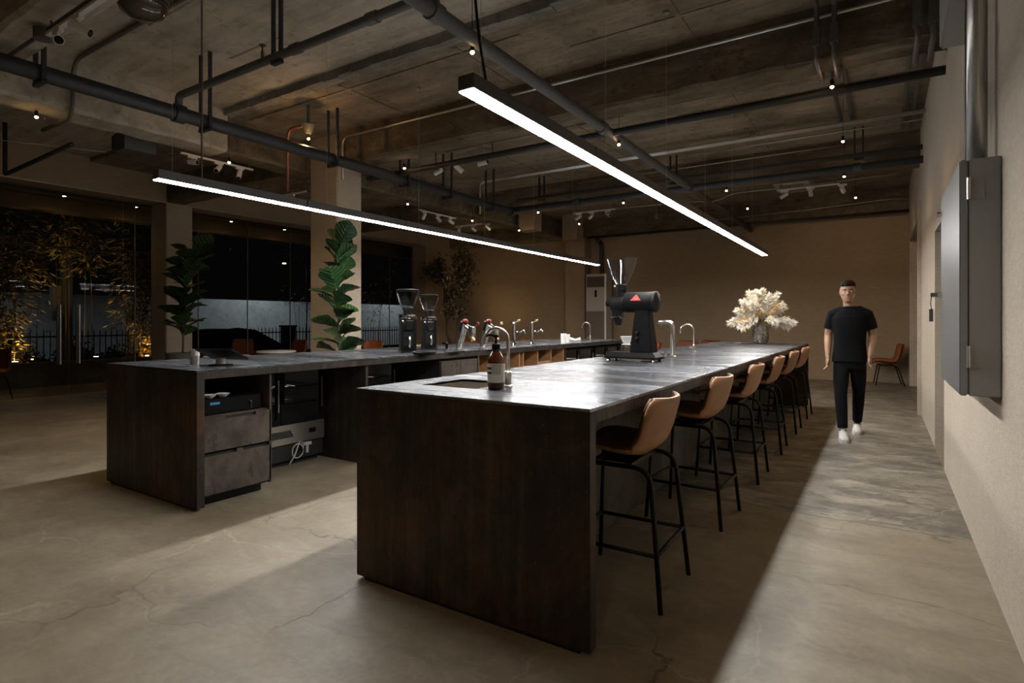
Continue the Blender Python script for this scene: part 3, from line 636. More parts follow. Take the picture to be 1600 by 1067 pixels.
def make_chair(label, group):
    t = thing('shell_chair', label, 'chair', (0, 0, 0), 0, group); zs = 0.47
    rows = lambda off, ins=0.0: [[(x*1.12, y*1.1, zs+q*1.42) for x, y, q in r] for r in shell_grid(off, inset=ins)]
    thick(rows(0.0), rows(-0.014)).build('seat_shell', 'rust_l', t, smooth='all')
    thick(rows(0.010, .012), rows(0.0006, .012)).build('seat_pad', 'rust_l', t, smooth='all')
    for s in (-1, 1):
        MB().tube(bend([(-0.16, s*0.19, 0.40), (0.15, s*0.19, 0.40), (0.27, s*0.23, 0.0)], 0.07, 5), 0.011, 8).build('leg', 'blackm', t, smooth='all')
        MB().tube([(-0.15, s*0.19, 0.40), (-0.22, s*0.23, 0.0)], 0.011, 8).build('leg', 'blackm', t, smooth='all')
    MB().box((-0.1, -0.19, 0.39), (-0.06, 0.19, 0.41)).box((0.06, -0.19, 0.39), (0.1, 0.19, 0.41)).build('seat_bracket', 'blackm', t)
    return t
ch0 = make_chair('rust leather shell chair against the back wall behind the walking person', 'rust leather shell chairs')
ch0.location = (0.08, 13.95, 0); ch0.rotation_euler[2] = 0.1
def chair_at(px, py, Y, rz, label, z=0.83):
    p = at(px, py, Y=Y); return copy_tree(ch0, (p.x, p.y, 0), rz, label)
chair_at(1013, 532, 12.2, 0.4, 'rust shell chair partly hidden just right of the big black grinder')
chair_at(1073, 534, 13.4, 1.7, 'rust shell chair back peeking over the counter beside the slim gooseneck tap')
chair_at(1108, 530, 13.9, 1.5, 'rust shell chair back peeking over the counter left of the vase')
chair_at(380, 540, 8.6, 2.6, 'rust shell chair at the window table nearest the dark fig plant')
chair_at(458, 545, 8.9, 1.6, 'orange shell chair left of the plaster column by the glass')
chair_at(578, 545, 9.6, 2.0, 'rust shell chair just right of the plaster column')
chair_at(724, 540, 9.9, 1.4, 'dark rust shell chair behind the first espresso tap')
chair_at(818, 533, 12.6, 1.6, 'rust shell chair behind the slim water taps')
p = at(-22, 628, Z=0); copy_tree(ch0, (p.x, p.y, 0), 2.4, 'rust shell chair cut off by the left edge of the frame')
def make_table(loc, label):
    t = thing('cafe_table', label, 'table', loc, 0, 'small cafe tables by the glass front')
    MB().lathe([(0.33, 0.70), (0.35, 0.708), (0.35, 0.73), (0.34, 0.735)], n=28).build('table_top', 'ceramic', t, smooth=True)
    MB().cyl((0, 0, 0.02), (0, 0, 0.70), 0.03, 12).build('pedestal', 'blackm', t, smooth=True)
    MB().lathe([(0.22, 0), (0.22, 0.012), (0.04, 0.03)], n=24).build('base', 'blackm', t, smooth=True)
    return t
for (px, X, lb) in ((355, -8.9, 'white cafe table by the rust chair near the dark fig plant'), (432, -9.6, 'white cafe table by the glass left of the orange chair'), (648, -9.2, 'white cafe table by the glass behind the grinders')):
    p = at(px, 540, X=X); make_table((p.x, p.y, 0), lb)
# ------------------------------------------------------------------ far counter
FX0, FX1, FY0, FY1 = -5.235, -3.905, 2.12, 9.78
fc = thing('back_counter', 'long dark steel counter carrying the grinders and espresso taps', 'counter', (0, 0, 0))
plates(fc, FX0-0.002, FX1+0.002, [FY0-0.002, 4.2, 6.2, 8.1, FY1+0.002])
MB().box((FX1-0.03, FY0+0.055, BH-SL), (FX1, FY1-0.055, BH-TT)).box((FX0, FY0+0.055, BH-SL), (FX0+0.05, FY1-0.055, BH-TT)).build('apron', 'steel2', fc, bevel=0.002)
for y in (FY0, FY1-0.055):
    MB().box((FX0, y, 0.018), (FX1, y+0.055, BH-TT)).build('end_panel', 'steel', fc, bevel=0.002)
    MB().box((FX0+0.05, y+0.008, 0.0), (FX1-0.05, y+0.047, 0.018)).build('plinth', 'blackmat', fc)
MB().box((FX0, FY0+0.055, 0.02), (FX0+0.03, FY1-0.055, BH-SL)).build('back_panel', 'steel', fc)
for y in (3.66, 5.37, 7.55): MB().box((FX0+0.03, y, 0.0), (FX1-0.03, y+0.03, BH-SL)).build('partition', 'steel2', fc)
XF = FX1-0.025
# drawer cabinet with an open niche
dc = thing('drawer_cabinet', 'smoky two-drawer cabinet with open niche at the near end of the far counter', 'cabinet', (0, 0, 0))
y0, y1 = FY0+0.062, 2.705
MB().box((FX0+0.2, y0, 0.07), (XF-0.025, y0+0.016, 0.893)).box((FX0+0.2, y1-0.018, 0.07), (XF-0.0, y1, 0.893)).box((FX0+0.2, y0, 0.07), (FX0+0.22, y1, 0.893)).box((FX0+0.2, y0, 0.07), (XF-0.025, y1, 0.09)).box((FX0+0.2, y0, 0.615), (XF-0.03, y1, 0.633)).build('body', 'drawer', dc)
MB().box((FX0+0.25, y0+0.03, 0), (XF-0.09, y1-0.03, 0.07)).build('plinth', 'blackmat', dc)
ym = (y0+y1)/2
for z0, z1, notch in ((0.385, 0.625, (0.3, 0.75)), (0.085, 0.375, None)):
    dw = MB().box((XF-0.022, y0+0.004, z0), (XF, y1-0.004, z1-0.022))
    if notch: dw.box((XF-0.022, y0+0.004, z1-0.022), (XF, y0+(y1-y0)*notch[0], z1)).box((XF-0.022, y0+(y1-y0)*notch[1], z1-0.022), (XF, y1-0.004, z1))
    else: dw.box((XF-0.022, ym-0.02, z1-0.022), (XF, ym+0.03, z1))
    d_ = dw.build('drawer', 'drawer', dc, bevel=0.0015)
    MB().box((XF-0.05, y0+0.02, z1-0.028), (XF-0.024, y1-0.02, z1-0.004)).build('finger_pull', 'blackmat', d_)
# cash drawer with dishes on it
cd = thing('cash_drawer', 'black cash drawer with a small blue sticker inside the cabinet niche', 'cash drawer', (0, 0, 0))
MB().box((-4.55, y0+0.03, 0.634), (XF-0.055, y1-0.055, 0.745)).build('body', 'blackp', cd, bevel=0.004)
MB().box((XF-0.055, y0+0.035, 0.640), (XF-0.045, y1-0.06, 0.735)).build('front', 'blackp', cd, bevel=0.002)
MB().box((XF-0.0455, y0+0.07, 0.705), (XF-0.0440, y0+0.14, 0.722)).build('sticker', 'blue', cd)
MB().cyl((XF-0.046, y1-0.15, 0.70), (XF-0.03, y1-0.15, 0.70), 0.010, 10).tube([(XF-0.028, y1-0.15, 0.70), (XF-0.026, y1-0.15, 0.65)], 0.004, 6).build('key', 'chrome', cd)
for yy, lb in ((y0+0.10, 'small white dish nearest the panel on the cash drawer'), (y0+0.20, 'small white dish farther in on the cash drawer')):
    t = thing('small_dish', lb, 'dish', (XF-0.11, yy, 0.746), 0, 'white dishes on the cash drawer')
    MB().lathe([(0.02, 0), (0.045, 0.02), (0.05, 0.026), (0.046, 0.026), (0.02, 0.006)], n=20).build('bowl', 'ceramic', t, smooth=True)
# refrigerators set back in the open bays
def fridge(Y0, Y1, X, label, base=True):
    t = thing('undercounter_fridge', label, 'refrigerator', (X, Y0, 0), 0, 'undercounter fridges in the far counter'); W = Y1-Y0; D = 0.62
    z0, z1 = 0.375, 0.875
    MB().box((-D, 0, z0), (-D+0.02, W, z1)).box((-D, 0, z0), (-0.03, 0.025, z1)).box((-D, W-0.025, z0), (-0.03, W, z1)).box((-D, 0, z1-0.02), (-0.03, W, z1)).box((-D, 0, z0), (-0.03, W, z0+0.02)).build('body', 'stain', t)
    half = W*0.47
    for a, b in ((0.006, half-0.004), (half+0.004, W-0.006)):
        fr = MB()
        fr.box((-0.03, a, z0), (0, a+0.035, z1)).box((-0.03, b-0.035, z0), (0, b, z1)).box((-0.03, a+0.035, z0), (0, b-0.035, z0+0.05)).box((-0.03, a+0.035, z1-0.03), (0, b-0.035, z1))
        dr_ = fr.build('door', 'blackp', t); MB().box((-0.018, a+0.035, z0+0.05), (-0.012, b-0.035, z1-0.03)).build('pane', 'smoke', dr_)
        MB().box((0.0, b-0.03, z0+0.12), (0.012, b-0.018, z1-0.1)).build('door_handle', 'nickel', dr_)
    for z in (0.55, 0.70):
        sh = MB()
        for k in range(12): sh.cyl((-D+0.03, 0.03+k*(W-0.06)/11, z), (-0.05, 0.03+k*(W-0.06)/11, z), 0.003, 5)
        sh.box((-0.055, 0.03, z-0.004), (-0.05, W-0.03, z+0.006)); sh.build('wire_shelf', 'chrome', t)
    g = MB().box((-D, 0, 0.20), (-0.0, W, 0.372)).build('compressor_cover', 'stain', t)
    k0, n = W*0.30, 16
    for k in range(n):
        T = Matrix.Translation((0.003, k0+k*0.017, 0.29)) @ Matrix.Rotation(0.5, 4, 'X')
        MB().cbox((0, 0, 0), (0.004, 0.008, 0.07), T).build('vent_slot', 'blackmat', g)
    MB().box((0, W-0.17, 0.27), (0.006, W-0.10, 0.31)).build('control_display', 'blackp', g)
    light('cabinet_lamp', 'AREA', (-D*.5, W*.5, z1-.03), .55, (1.0, .95, .88), t, size=.25)
    MB().box((-D, 0, 0.05), (-0.02, W, 0.195)).box((-D+0.03, 0.03, 0.0), (-0.06, W-0.03, 0.05)).build('base', 'blackmat', t)
    return t
fridge(2.74, 3.62, -4.45, 'glass-door undercounter fridge beside the drawer cabinet')
fridge(3.73, 4.58, -4.45, 'second glass-door undercounter fridge, farther along the far counter')
cb = thing('coiled_cable', 'white coiled power cable under the first fridge', 'cable', (-4.43, 3.2, 0.0))
MB().tube([(0.02, 0.10+0.06*math.cos(k*.5), 0.12+0.07*math.sin(k*.5)+0.002*k) for k in range(16)] + [(0.03, 0.06-.02*k, 0.1-.025*k) for k in range(4)], 0.006, 6).build('cord', 'cable', cb, smooth='all')
MB().box((0.0, 0.16, 0.17), (0.03, 0.24, 0.195)).box((0.0, 0.19, 0.10), (0.02, 0.215, 0.17)).build('plug', 'cable', cb)
# plain door cabinet
kc = thing('door_cabinet', 'smoky plain-front cabinet between fridge bay and wooden cubbies', 'cabinet', (0, 0, 0))
MB().box((FX0+0.2, 4.72, 0.07), (XF-0.025, 5.365, 0.893)).build('body', 'blackmat', kc)
for a, b in ((4.725, 5.04), (5.045, 5.36)):
    d_ = MB().box((XF-0.024, a, 0.075), (XF, b, 0.865)).build('door', 'drawer', kc, bevel=0.0015)
    MB().box((XF-0.04, a+0.02, 0.867), (XF-0.026, b-0.02, 0.888)).build('finger_pull', 'blackmat', d_)
MB().box((FX0+0.25, 4.75, 0), (XF-0.08, 5.34, 0.07)).build('plinth', 'blackmat', kc)
# wooden cubbies
def cubby(Y0, Y1, n, label, board=None):
    t = thing('cubby_shelf', label, 'shelf', (0, 0, 0), 0, 'wooden cubbies under the far counter'); XB = -4.4
    MB().box((XB, Y0, 0.62), (XF-0.02, Y1, 0.64)).build('shelf_board', 'ply', t)
    MB().box((XB, Y0, 0.30), (XF-0.02, Y1, 0.32)).build('shelf_board', 'ply', t)
    MB().box((XB-0.02, Y0, 0.05), (XB, Y1, 0.893)).build('back_board', 'ply', t)
    MB().box((XB, Y0, 0.0), (XF-0.02, Y1, 0.05)).build('plinth', 'blackmat', t)
    for k in range(n+1):
        y = Y0+(Y1-Y0-0.018)*k/n; MB().box((XB, y, 0.05), (XF-0.02, y+0.018, 0.893)).build('divider', 'ply', t)
    if board: MB().box((XF-0.05, Y0+(Y1-Y0)*board[0], 0.66), (XF-0.035, Y0+(Y1-Y0)*board[1], 0.74)).build('front_board', 'oak', t)
cubby(5.41, 6.32, 3, 'wooden cubby shelf under the espresso taps')
cubby(6.40, 7.54, 3, 'wooden cubby shelf under the slim water taps', (0.35, 0.66))
fridge(7.60, 8.60, -3.96, 'black-framed fridge under the paper cup stacks'); fridge(8.65, 9.70, -3.96, 'black-framed fridge at the far end of the far counter')

# ------------------------------------------------------------------ things on the far counter
def pt(px, py): p = at(px, py, Z=BH); return (p.x, p.y, BH+0.0005)
def tall_grinder(loc, rz, s, label):
    t = thing('coffee_grinder', label, 'grinder', loc, rz, 'espresso grinders on the far counter'); t.scale = (s, s, s)
    ph = Matrix.Identity(4)
    MB().prism([(-.10, -.085), (.085, -.085), (.10, -.06), (.10, .06), (.085, .085), (-.10, .085), (-.12, .05), (-.12, -.05)], 0.012, 0.36).build('body', 'blackp', t, bevel=0.006)
    MB().prism([(-.13, -.09), (.16, -.09), (.18, 0), (.16, .09), (-.13, .09)], 0, 0.014).build('base', 'blackm', t)
    MB().lathe([(.098, .36), (.10, .365), (.10, .405), (.09, .41)], n=26).build('collar', 'chrome', t, smooth=True)
    MB().lathe([(.05, .41), (.045, .44), (.06, .47)], n=22).build('hopper_neck', 'blackp', t, smooth=True)
    MB().lathe([(.05, .45), (.085, .52), (.112, .60), (.122, .66), (.119, .66), (.109, .60), (.082, .522), (.046, .455)], n=26).build('hopper', 'clear', t, smooth=True)
    MB().lathe([(.125, .66), (.127, .675), (.11, .682), (.02, .684)], n=26).build('lid', 'blackp', t, smooth=True)
    MB().lathe([(.045, .455), (.06, .48), (.05, .492)], n=18).build('coffee_beans', 'beans', t, smooth=True)
    MB().frustum(.24, (.035, .03), .345, (.05, .045), (.125, 0)).build('chute', 'chrome', t, bevel=0.006)
    MB().cyl((.12, -.045, .30), (.17, -.07, .33), 0.007).ball((.175, -.073, .335), .012).build('adjuster', 'chrome', t, smooth=True)
    f = MB().tube(bend([(.11, .0, .16), (.18, 0, .17), (.19, 0, .06), (.12, 0, .05)], .04), .012, 8).build('portafilter_fork', 'chrome', t, smooth='all')
    MB().box((.099, -.05, .07), (.104, .05, .22)).build('front_plate', 'blackm', t)
    return t
GR = math.radians(-60)
tall_grinder(pt(637, 549.5), GR+0.35, 1.0, 'taller black coffee grinder, the left one on the far counter')
tall_grinder(pt(670, 545.0), GR+0.35, 0.96, 'shorter black coffee grinder, the right one on the far counter')
def simple(name, label, cat, loc, parts, rz=0, group=None):
    t = thing(name, label, cat, loc, rz, group)
    for nm, mb, mt in parts: mb.build(nm, mt, t, smooth=True)
    return t
simple('serving_tray', 'round black tray lying before the grinders', 'tray', pt(663, 553.5), [('dish', MB().lathe([(.10, 0), (.118, .008), (.12, .022), (.114, .022), (.105, .010), (.02, .008)], n=28), 'blackp'), ('rim', MB().lathe([(.12, .018), (.123, .022), (.12, .026), (.116, .022)], n=28, caps=False), 'blackm')])
simple('tamper', 'small black tamper with silver cap beside the grinders', 'tamper', pt(698, 547), [('base', MB().lathe([(.03, 0), (.03, .018), (.014, .024)], n=18), 'chrome'), ('handle', MB().lathe([(.013, .024), (.018, .05), (.016, .08)], n=16), 'blackp'), ('cap', MB().lathe([(.017, .08), (.018, .088), (.006, .092)], n=16), 'chrome')])
simple('tamping_mat', 'black rubber tamping mat left of the first espresso tap', 'mat', pt(709, 550), [('pad', MB().box((-.06, -.10, 0), (.06, .10, .008)), 'rubber'), ('lip', MB().box((.055, -.10, .0), (.063, .10, .012)), 'rubber')])
def espresso_tap(loc, label, redhandle):
    t = thing('espresso_tap', label, 'espresso machine', loc, 0, 'leaning chrome espresso taps'); L = 0.31
    def P(k, off=0): return Vector((0.0+0.11*k+off*0.94, -0.02*k, L*k-off*0.33))
    MB().lathe([(.055, 0), (.055, .006), (.045, .010)], n=20).build('base', 'chrome', t, smooth=True)
    MB().tube([P(.06), P(.25), P(.7), P(1.0)], [.036, .037, .041, .040], 18).build('column', 'chrome', t, smooth=True)
    MB().tube([P(.72)+Vector((-.012, 0, 0)), P(1.04)+Vector((-.012, 0, 0))], [.044, .042], 18).build('upper_sleeve', 'blackp', t, smooth=True)
    MB().ball(P(1.04)+Vector((.0, 0, .012)), (.036, .036, .024), 16, 9).build('cap', 'red', t, smooth='all')
    MB().tube([P(.93), P(.90, .07), P(.88, .115)], [.030, .030, .028], 14).build('arm', 'chrome', t, smooth=True)
    c = P(.86, .125)
    MB().lathe([(.030, .05), (.043, .045), (.045, 0), (.043, -.045), (.036, -.05)], tuple(c), 22).build('group_head', 'chrome', t, smooth=True)
    b = c+Vector((0, 0, -.065))
    pf = MB().lathe([(.036, .018), (.038, 0), (.030, -.02)], tuple(b), 20).build('portafilter', 'chrome', t, smooth=True)
    MB().tube([b, b+Vector((.05, -.05, -.012)), b+Vector((.085, -.085, -.024)), b+Vector((.115, -.115, -.034))], [.008, .013, .016, .012], 10).build('wooden_grip', 'handle_wood', pf, smooth='all')
    MB().tube([b+Vector((0, 0, -.02)), b+Vector((-.005, -.01, -.05))], [.012, .008], 8).build('spout', 'handle_wood', pf, smooth=True)
    lv = MB().tube([c+Vector((.02, 0, .03)), c+Vector((.09, -.02, .075))], .005, 8).build('lever', 'chrome', t, smooth=True)
    MB().ball(c+Vector((.098, -.022, .082)), (.017, .017, .021), 12, 8).build('lever_knob', redhandle, lv, smooth='all')
    MB().box((-.03, -.07, 0.0005), (.16, .07, .006)).build('drip_grate', 'nickel', t, bevel=0.002)
    return t
espresso_tap(pt(716, 547.5), 'leaning chrome espresso tap with red cap, left one', 'red')
espresso_tap(pt(753, 545.5), 'leaning chrome espresso tap with red cap, right one behind the soap bottle', 'handle_wood')
def water_tap(loc, label):
    t = thing('pourover_tap', label, 'tap', loc, 0, 'upright chrome water taps')
    MB().lathe([(.04, 0), (.04, .008), (.03, .02), (.024, .03)], n=18).build('base', 'chrome', t, smooth=True)
    MB().cyl((0, 0, .03), (0, 0, .30), .022, 16).build('column', 'chrome', t, smooth=True)
    MB().lathe([(.026, .285), (.028, .30), (.022, .322), (.006, .328)], n=16).build('cap', 'chrome', t, smooth=True)
    MB().tube([(.02, 0, .20), (.055, 0, .185), (.085, 0, .178), (.12, -.005, .20), (.155, -.01, .215), (.18, -.012, .20), (.185, -.012, .165)], [.009, .009, .009, .009, .009, .009, .008], 10).build('spout', 'chrome', t, smooth='all')
    lv = MB().tube([(.015, 0, .31), (.07, -.01, .335)], .005, 8).build('lever', 'chrome', t, smooth=True)
    MB().tube([(.06, -.008, .33), (.075, -.011, .338), (.105, -.015, .352)], [.008, .015, .011], 10).build('lever_grip', 'handle_wood', lv, smooth='all')
    MB().box((.10, -.06, 0.0005), (.25, .06, .006)).build('drip_grate', 'nickel', t, bevel=0.002)
    return t
water_tap(pt(803, 540), 'upright chrome water tap with curled spout, left one'); water_tap(pt(831, 538), 'upright chrome water tap with curled spout, right one')
def gooseneck(loc, r, h, tr, label, mat='nickel', rz=0.0, lever=True):
    t = thing('gooseneck_faucet', label, 'faucet', loc, rz, 'gooseneck faucets on the counters')
    MB().lathe([(tr*2.6, 0), (tr*2.6, .006), (tr*1.9, .010), (tr*1.9, .075), (tr*1.2, .082)], n=18).build('base', mat, t, smooth=True)
    MB().tube([(0, 0, .07), (0, 0, h-r)] + [(-r+r*math.cos(a), 0, h-r+r*math.sin(a)) for a in [math.pi*k/12 for k in range(1, 13)]] + [(-2*r-.004, 0, h-r-.02)], tr, 12).build('spout', mat, t, smooth='all')
    if lever: MB().cyl((0, 0, .045), (-.02, -.045, .05), .006, 8).ball((-.022, -.05, .05), .011).build('lever', mat, t, smooth=True)
    return t
gooseneck(pt(922, 531.5), .075, .31, .007, 'slim gooseneck tap at the far end of the far counter', lever=True)
def cup_stack(loc, label, h=.135, r=.042, mat='paper', n=5):
    t = thing('cup_stack', label, 'cups', loc, 0, 'stacked cups on the far counter')
    MB().lathe([(r*.86, 0), (r*1.0, h*.55), (r*.98, h*.55)], n=20).build('bottom_cup', mat, t, smooth=True)
    for k in range(n):
        z = h*(.55+.45*k/n); MB().lathe([(r*.97, z), (r*1.04, z+h*.035), (r*1.0, z+h*.06), (r*.97, z+h*.09)], n=20).build('cup_rim', mat, t, smooth=True)
    return t
cup_stack(pt(880.5, 536), 'stack of white paper cups, the left and taller one', .145); cup_stack(pt(886.5, 535.2), 'stack of white paper cups, the right one', .13)
cup_stack(pt(304, 569), 'stack of grey metal cups at the near end of the far counter', .115, .036, 'stain', 6)
t = thing('folded_napkin', 'white knotted napkins lying between cup stacks and gooseneck tap', 'napkin', pt(899, 533))
for s in (-1, 1): MB().tube([(0, 0, .02), (s*.05, s*.01, .03), (s*.085, s*.02, .035)], [.014, .022, .030], 8).build('fold', 'paper', t, smooth=True)
MB().ball((0, 0, .02), .018).build('knot', 'paper', t, smooth=True)
# tablet till
t = thing('tablet_till', 'dark tablet till on a short round stand at the near end of the far counter', 'tablet', pt(345, 570.5), math.radians(18))
MB().lathe([(.085, 0), (.085, .006), (.04, .010)], n=24).build('base', 'blackp', t, smooth=True)
MB().cyl((0, 0, .01), (0, 0, .055), .036, 20).build('stand', 'stain', t, smooth=True)
T = Matrix.Translation((.01, .0, .085)) @ Matrix.Rotation(math.radians(-24), 4, 'X')
tb = MB().cbox((0, .0, 0), (.33, .20, .016), T).build('tablet', 'blackp', t, bevel=0.003)
MB().cbox((0, 0, .0088), (.31, .18, .002), T).build('screen', 'screen', tb)

# ------------------------------------------------------------------ things on the near counter
# big black shop grinder
g = thing('shop_grinder', 'large black shop grinder with clear cone hopper on the near counter', 'grinder', pt(1004, 564.5), 0.0)
MB().add([(x, y, z) for z, r in ((.022, (-.30, .15, -.11, .11)), (.038, (-.30, .15, -.11, .11)), (.075, (-.27, .115, -.075, .075))) for x, y in ((r[0], r[2]), (r[1], r[2]), (r[1], r[3]), (r[0], r[3]))],
         [(0, 3, 2, 1), (8, 9, 10, 11)] + [(k+i, k+(i+1) % 4, k+4+(i+1) % 4, k+4+i) for k in (0, 4) for i in range(4)]).build('base', 'blackp', g)
for x in (-.27, .12):
    for y in (-.085, .085): MB().lathe([(.014, 0), (.018, .006), (.012, .024)], (x, y, 0), 14).build('foot', 'chrome', g, smooth=True)
MB().frustum(.075, (.098, .075), .44, (.055, .055), (.01, 0)).build('column', 'blackp', g, bevel=0.006)
for z in (.20, .245):
    MB().cyl((-.015, -.10, z), (-.015, -.060, z), .012, 14).build('button', 'chrome', g, smooth=True)
def hcyl(prof, z, n=28):   # prof [(x,r)] around the X axis
    return MB().loft([[(x, r*math.cos(2*math.pi*k/n), z+r*math.sin(2*math.pi*k/n)) for k in range(n)] for x, r in prof])
ZM = .495
hcyl([(-.15, .078), (-.14, .086), (.09, .086), (.10, .080)], ZM).build('motor_housing', 'blackp', g, smooth=True)
hcyl([(.10, .080), (.104, .088), (.122, .088), (.130, .078), (.131, .02)], ZM).build('end_cap', 'blackm', g, smooth=True)
hcyl([(-.275, .045), (-.27, .062), (-.20, .070), (-.155, .070), (-.15, .06)], ZM-.012).build('grinding_head', 'blackm', g, smooth=True)
hcyl([(-.325, .022), (-.32, .030), (-.285, .032), (-.28, .045), (-.27, .045)], ZM-.004, 18).build('adjusting_dial', 'blackp', g, smooth=True)
MB().frustum(.30, (.018, .02), .36, (.03, .03), (-.215, 0)).frustum(.36, (.03, .03), .44, (.045, .045), (-.215, 0)).build('spout', 'blackm', g, bevel=0.004)
MB().tube([(-.215, -.03, .37), (-.27, -.05, .365)], .008, 8).tube([(-.20, -.03, .38), (-.16, -.06, .35)], .008, 8).build('bag_clamp', 'blackm', g, smooth=True)
MB().lathe([(.040, .55), (.040, .60), (.046, .602), (.046, .645), (.040, .65)], (-.185, 0, 0), 22).build('hopper_neck', 'blackp', g, smooth=True)
MB().lathe([(.045, .648), (.075, .70), (.105, .78), (.128, .86), (.131, .87), (.128, .872), (.124, .86), (.101, .78), (.071, .702), (.041, .650)], (-.185, 0, 0), 32, caps=False).build('hopper', 'clear', g, smooth=True)
MB().ball((-.24, -.02, .635), .009).build('slide_knob', 'handle_wood', g, smooth=True)
# triangular red badge following the motor's curve, lettering strip pale
def on_motor(x, s): a = s/.0868; return (x, -.0868*math.cos(a)-.0, ZM+.0868*math.sin(a))
tri = [(-.045, -.0), (.045, -.0), (0, .055)]
def badge(poly, lift, name, mat, parent):
    rows = 8; m = MB(); zs = [p[1] for p in poly]; lo, hi = min(zs), max(zs); prev = None; V = []; F = []
    for i in range(rows+1):
        s = lo+(hi-lo)*i/rows; k = (s-lo)/(hi-lo); x0 = poly[0][0]*(1-k)+poly[2][0]*k; x1 = poly[1][0]*(1-k)+poly[2][0]*k
        for x in (x0, x1):
            a = (s+.012)/.0868; R = .0865+lift; V.append((x-.03, -R*math.cos(a), ZM+R*math.sin(a)))
    F = [(2*i, 2*i+1, 2*i+3, 2*i+2) for i in range(rows)]
    return m.add(V, F).build(name, mat, parent)
bd = badge(tri, .001, 'badge', 'logo_red', g)
badge([(-.022, .012), (.022, .012), (0, .014)], .0016, 'badge_lettering', 'cream', bd); badge([(-.006, .024), (.006, .024), (0, .042)], .0016, 'badge_emblem', 'ink', bd)
# soap bottle
b = thing('soap_bottle', 'amber pump soap bottle with cream and black label by the sink', 'bottle', pt(775, 607.5), math.radians(-30))
MB().lathe([(.034, 0), (.041, .004), (.043, .02), (.043, .135), (.041, .148), (.026, .178), (.018, .188), (.018, .20)], n=30).build('bottle', 'amber', b, smooth=True)
lab = MB(); n = 30
lab.loft([[(.0436*math.cos(2*math.pi*k/n), .0436*math.sin(2*math.pi*k/n), z) for k in range(n)] for z in (.034, .128)], caps=False)
lb_ = lab.build('label', 'cream', b, smooth='all')
def patch(a0, a1, z0, z1, mat, nm):
    m = MB(); k = 8; m.loft([[(.0440*math.cos(a0+(a1-a0)*i/k), .0440*math.sin(a0+(a1-a0)*i/k), z) for i in range(k+1)] for z in (z0, z1)], caps=False, closed=False); m.build(nm, mat, lb_)
A = math.radians(-90+30-2)
for zz in ((.098, .110), (.076, .088)): patch(A-1.25, A+.12, *zz, 'ink', 'label_block')
patch(A+.16, A+1.2, .074, .124, 'inkgrey', 'label_text_panel')
for k in range(4): patch(A+.25, A+1.05, .078+.011*k, .081+.011*k, 'cream', 'label_text_line')
for k in range(3): patch(A-1.1, A+.05, .064-.006*k, .066-.006*k, 'inkgrey', 'label_text_line')
MB().lathe([(.021, .196), (.021, .222), (.012, .226)], n=18).build('collar', 'blackp', b, smooth=True)
MB().cyl((0, 0, .224), (0, 0, .258), .006, 10).build('stem', 'blackp', b, smooth=True)
MB().lathe([(.012, .255), (.013, .268), (.008, .272)], n=14).tube([(0, 0, .266), (-.04, -.022, .268), (-.05, -.03, .260)], [.007, .006, .005], 8).build('pump_head', 'blackp', b, smooth=True)
gooseneck(pt(794, 604), .066, .30, .0095, 'thick gooseneck faucet beside the amber soap bottle', 'nickel', math.radians(10))
t = thing('boiler_tap', 'angular steel hot water tap right of the big black grinder', 'tap', pt(1051, 557))
MB().lathe([(.032, 0), (.032, .006), (.024, .010)], n=18).build('base', 'nickel', t, smooth=True)
MB().tube(bend([(0, 0, .008), (0, 0, .325), (-.13, 0, .325)], .05, 6), .021, 16).build('spout', 'nickel', t, smooth='all')
MB().cyl((-.115, 0, .318), (-.115, 0, .285), .007, 10).build('nozzle', 'chrome', t, smooth=True)
MB().cyl((-.12, 0, .325), (-.137, 0, .325), .019, 14).build('end_cap', 'chrome', t, smooth=True)
simple('tap_knob', 'small chrome knob on the counter beside the angular tap', 'knob', pt(1040, 554), [('base', MB().lathe([(.016, 0), (.016, .012)], n=14), 'chrome'), ('dial', MB().lathe([(.012, .012), (.013, .030), (.004, .032)], n=14), 'chrome')])
gooseneck(pt(1084, 550), .072, .30, .008, 'slim gooseneck tap in the middle of the near counter', 'nickel')
def server(loc, label):
    t = thing('coffee_server', label, 'carafe', loc, -0.6, 'glass servers with white drippers')
    MB().lathe([(.045, 0), (.052, .01), (.052, .07), (.043, .10), (.041, .10), (.049, .07), (.049, .012), (.02, .006)], n=22, caps=False).build('carafe', 'jar', t, smooth=True)
    MB().tube(bend([(-.05, 0, .085), (-.09, 0, .08), (-.088, 0, .03), (-.05, 0, .022)], .025), .007, 8).build('handle', 'jar', t, smooth='all')
    MB().lathe([(.05, .103), (.05, .108), (.03, .112), (.038, .13), (.062, .185), (.058, .185), (.03, .125)], n=22).build('dripper', 'ceramic', t, smooth=True)
    return t
server(pt(979, 555.0), 'glass coffee server with white dripper, left one behind the big grinder'); server(pt(995, 552.0), 'glass coffee server with white dripper, right one half hidden by the big grinder')
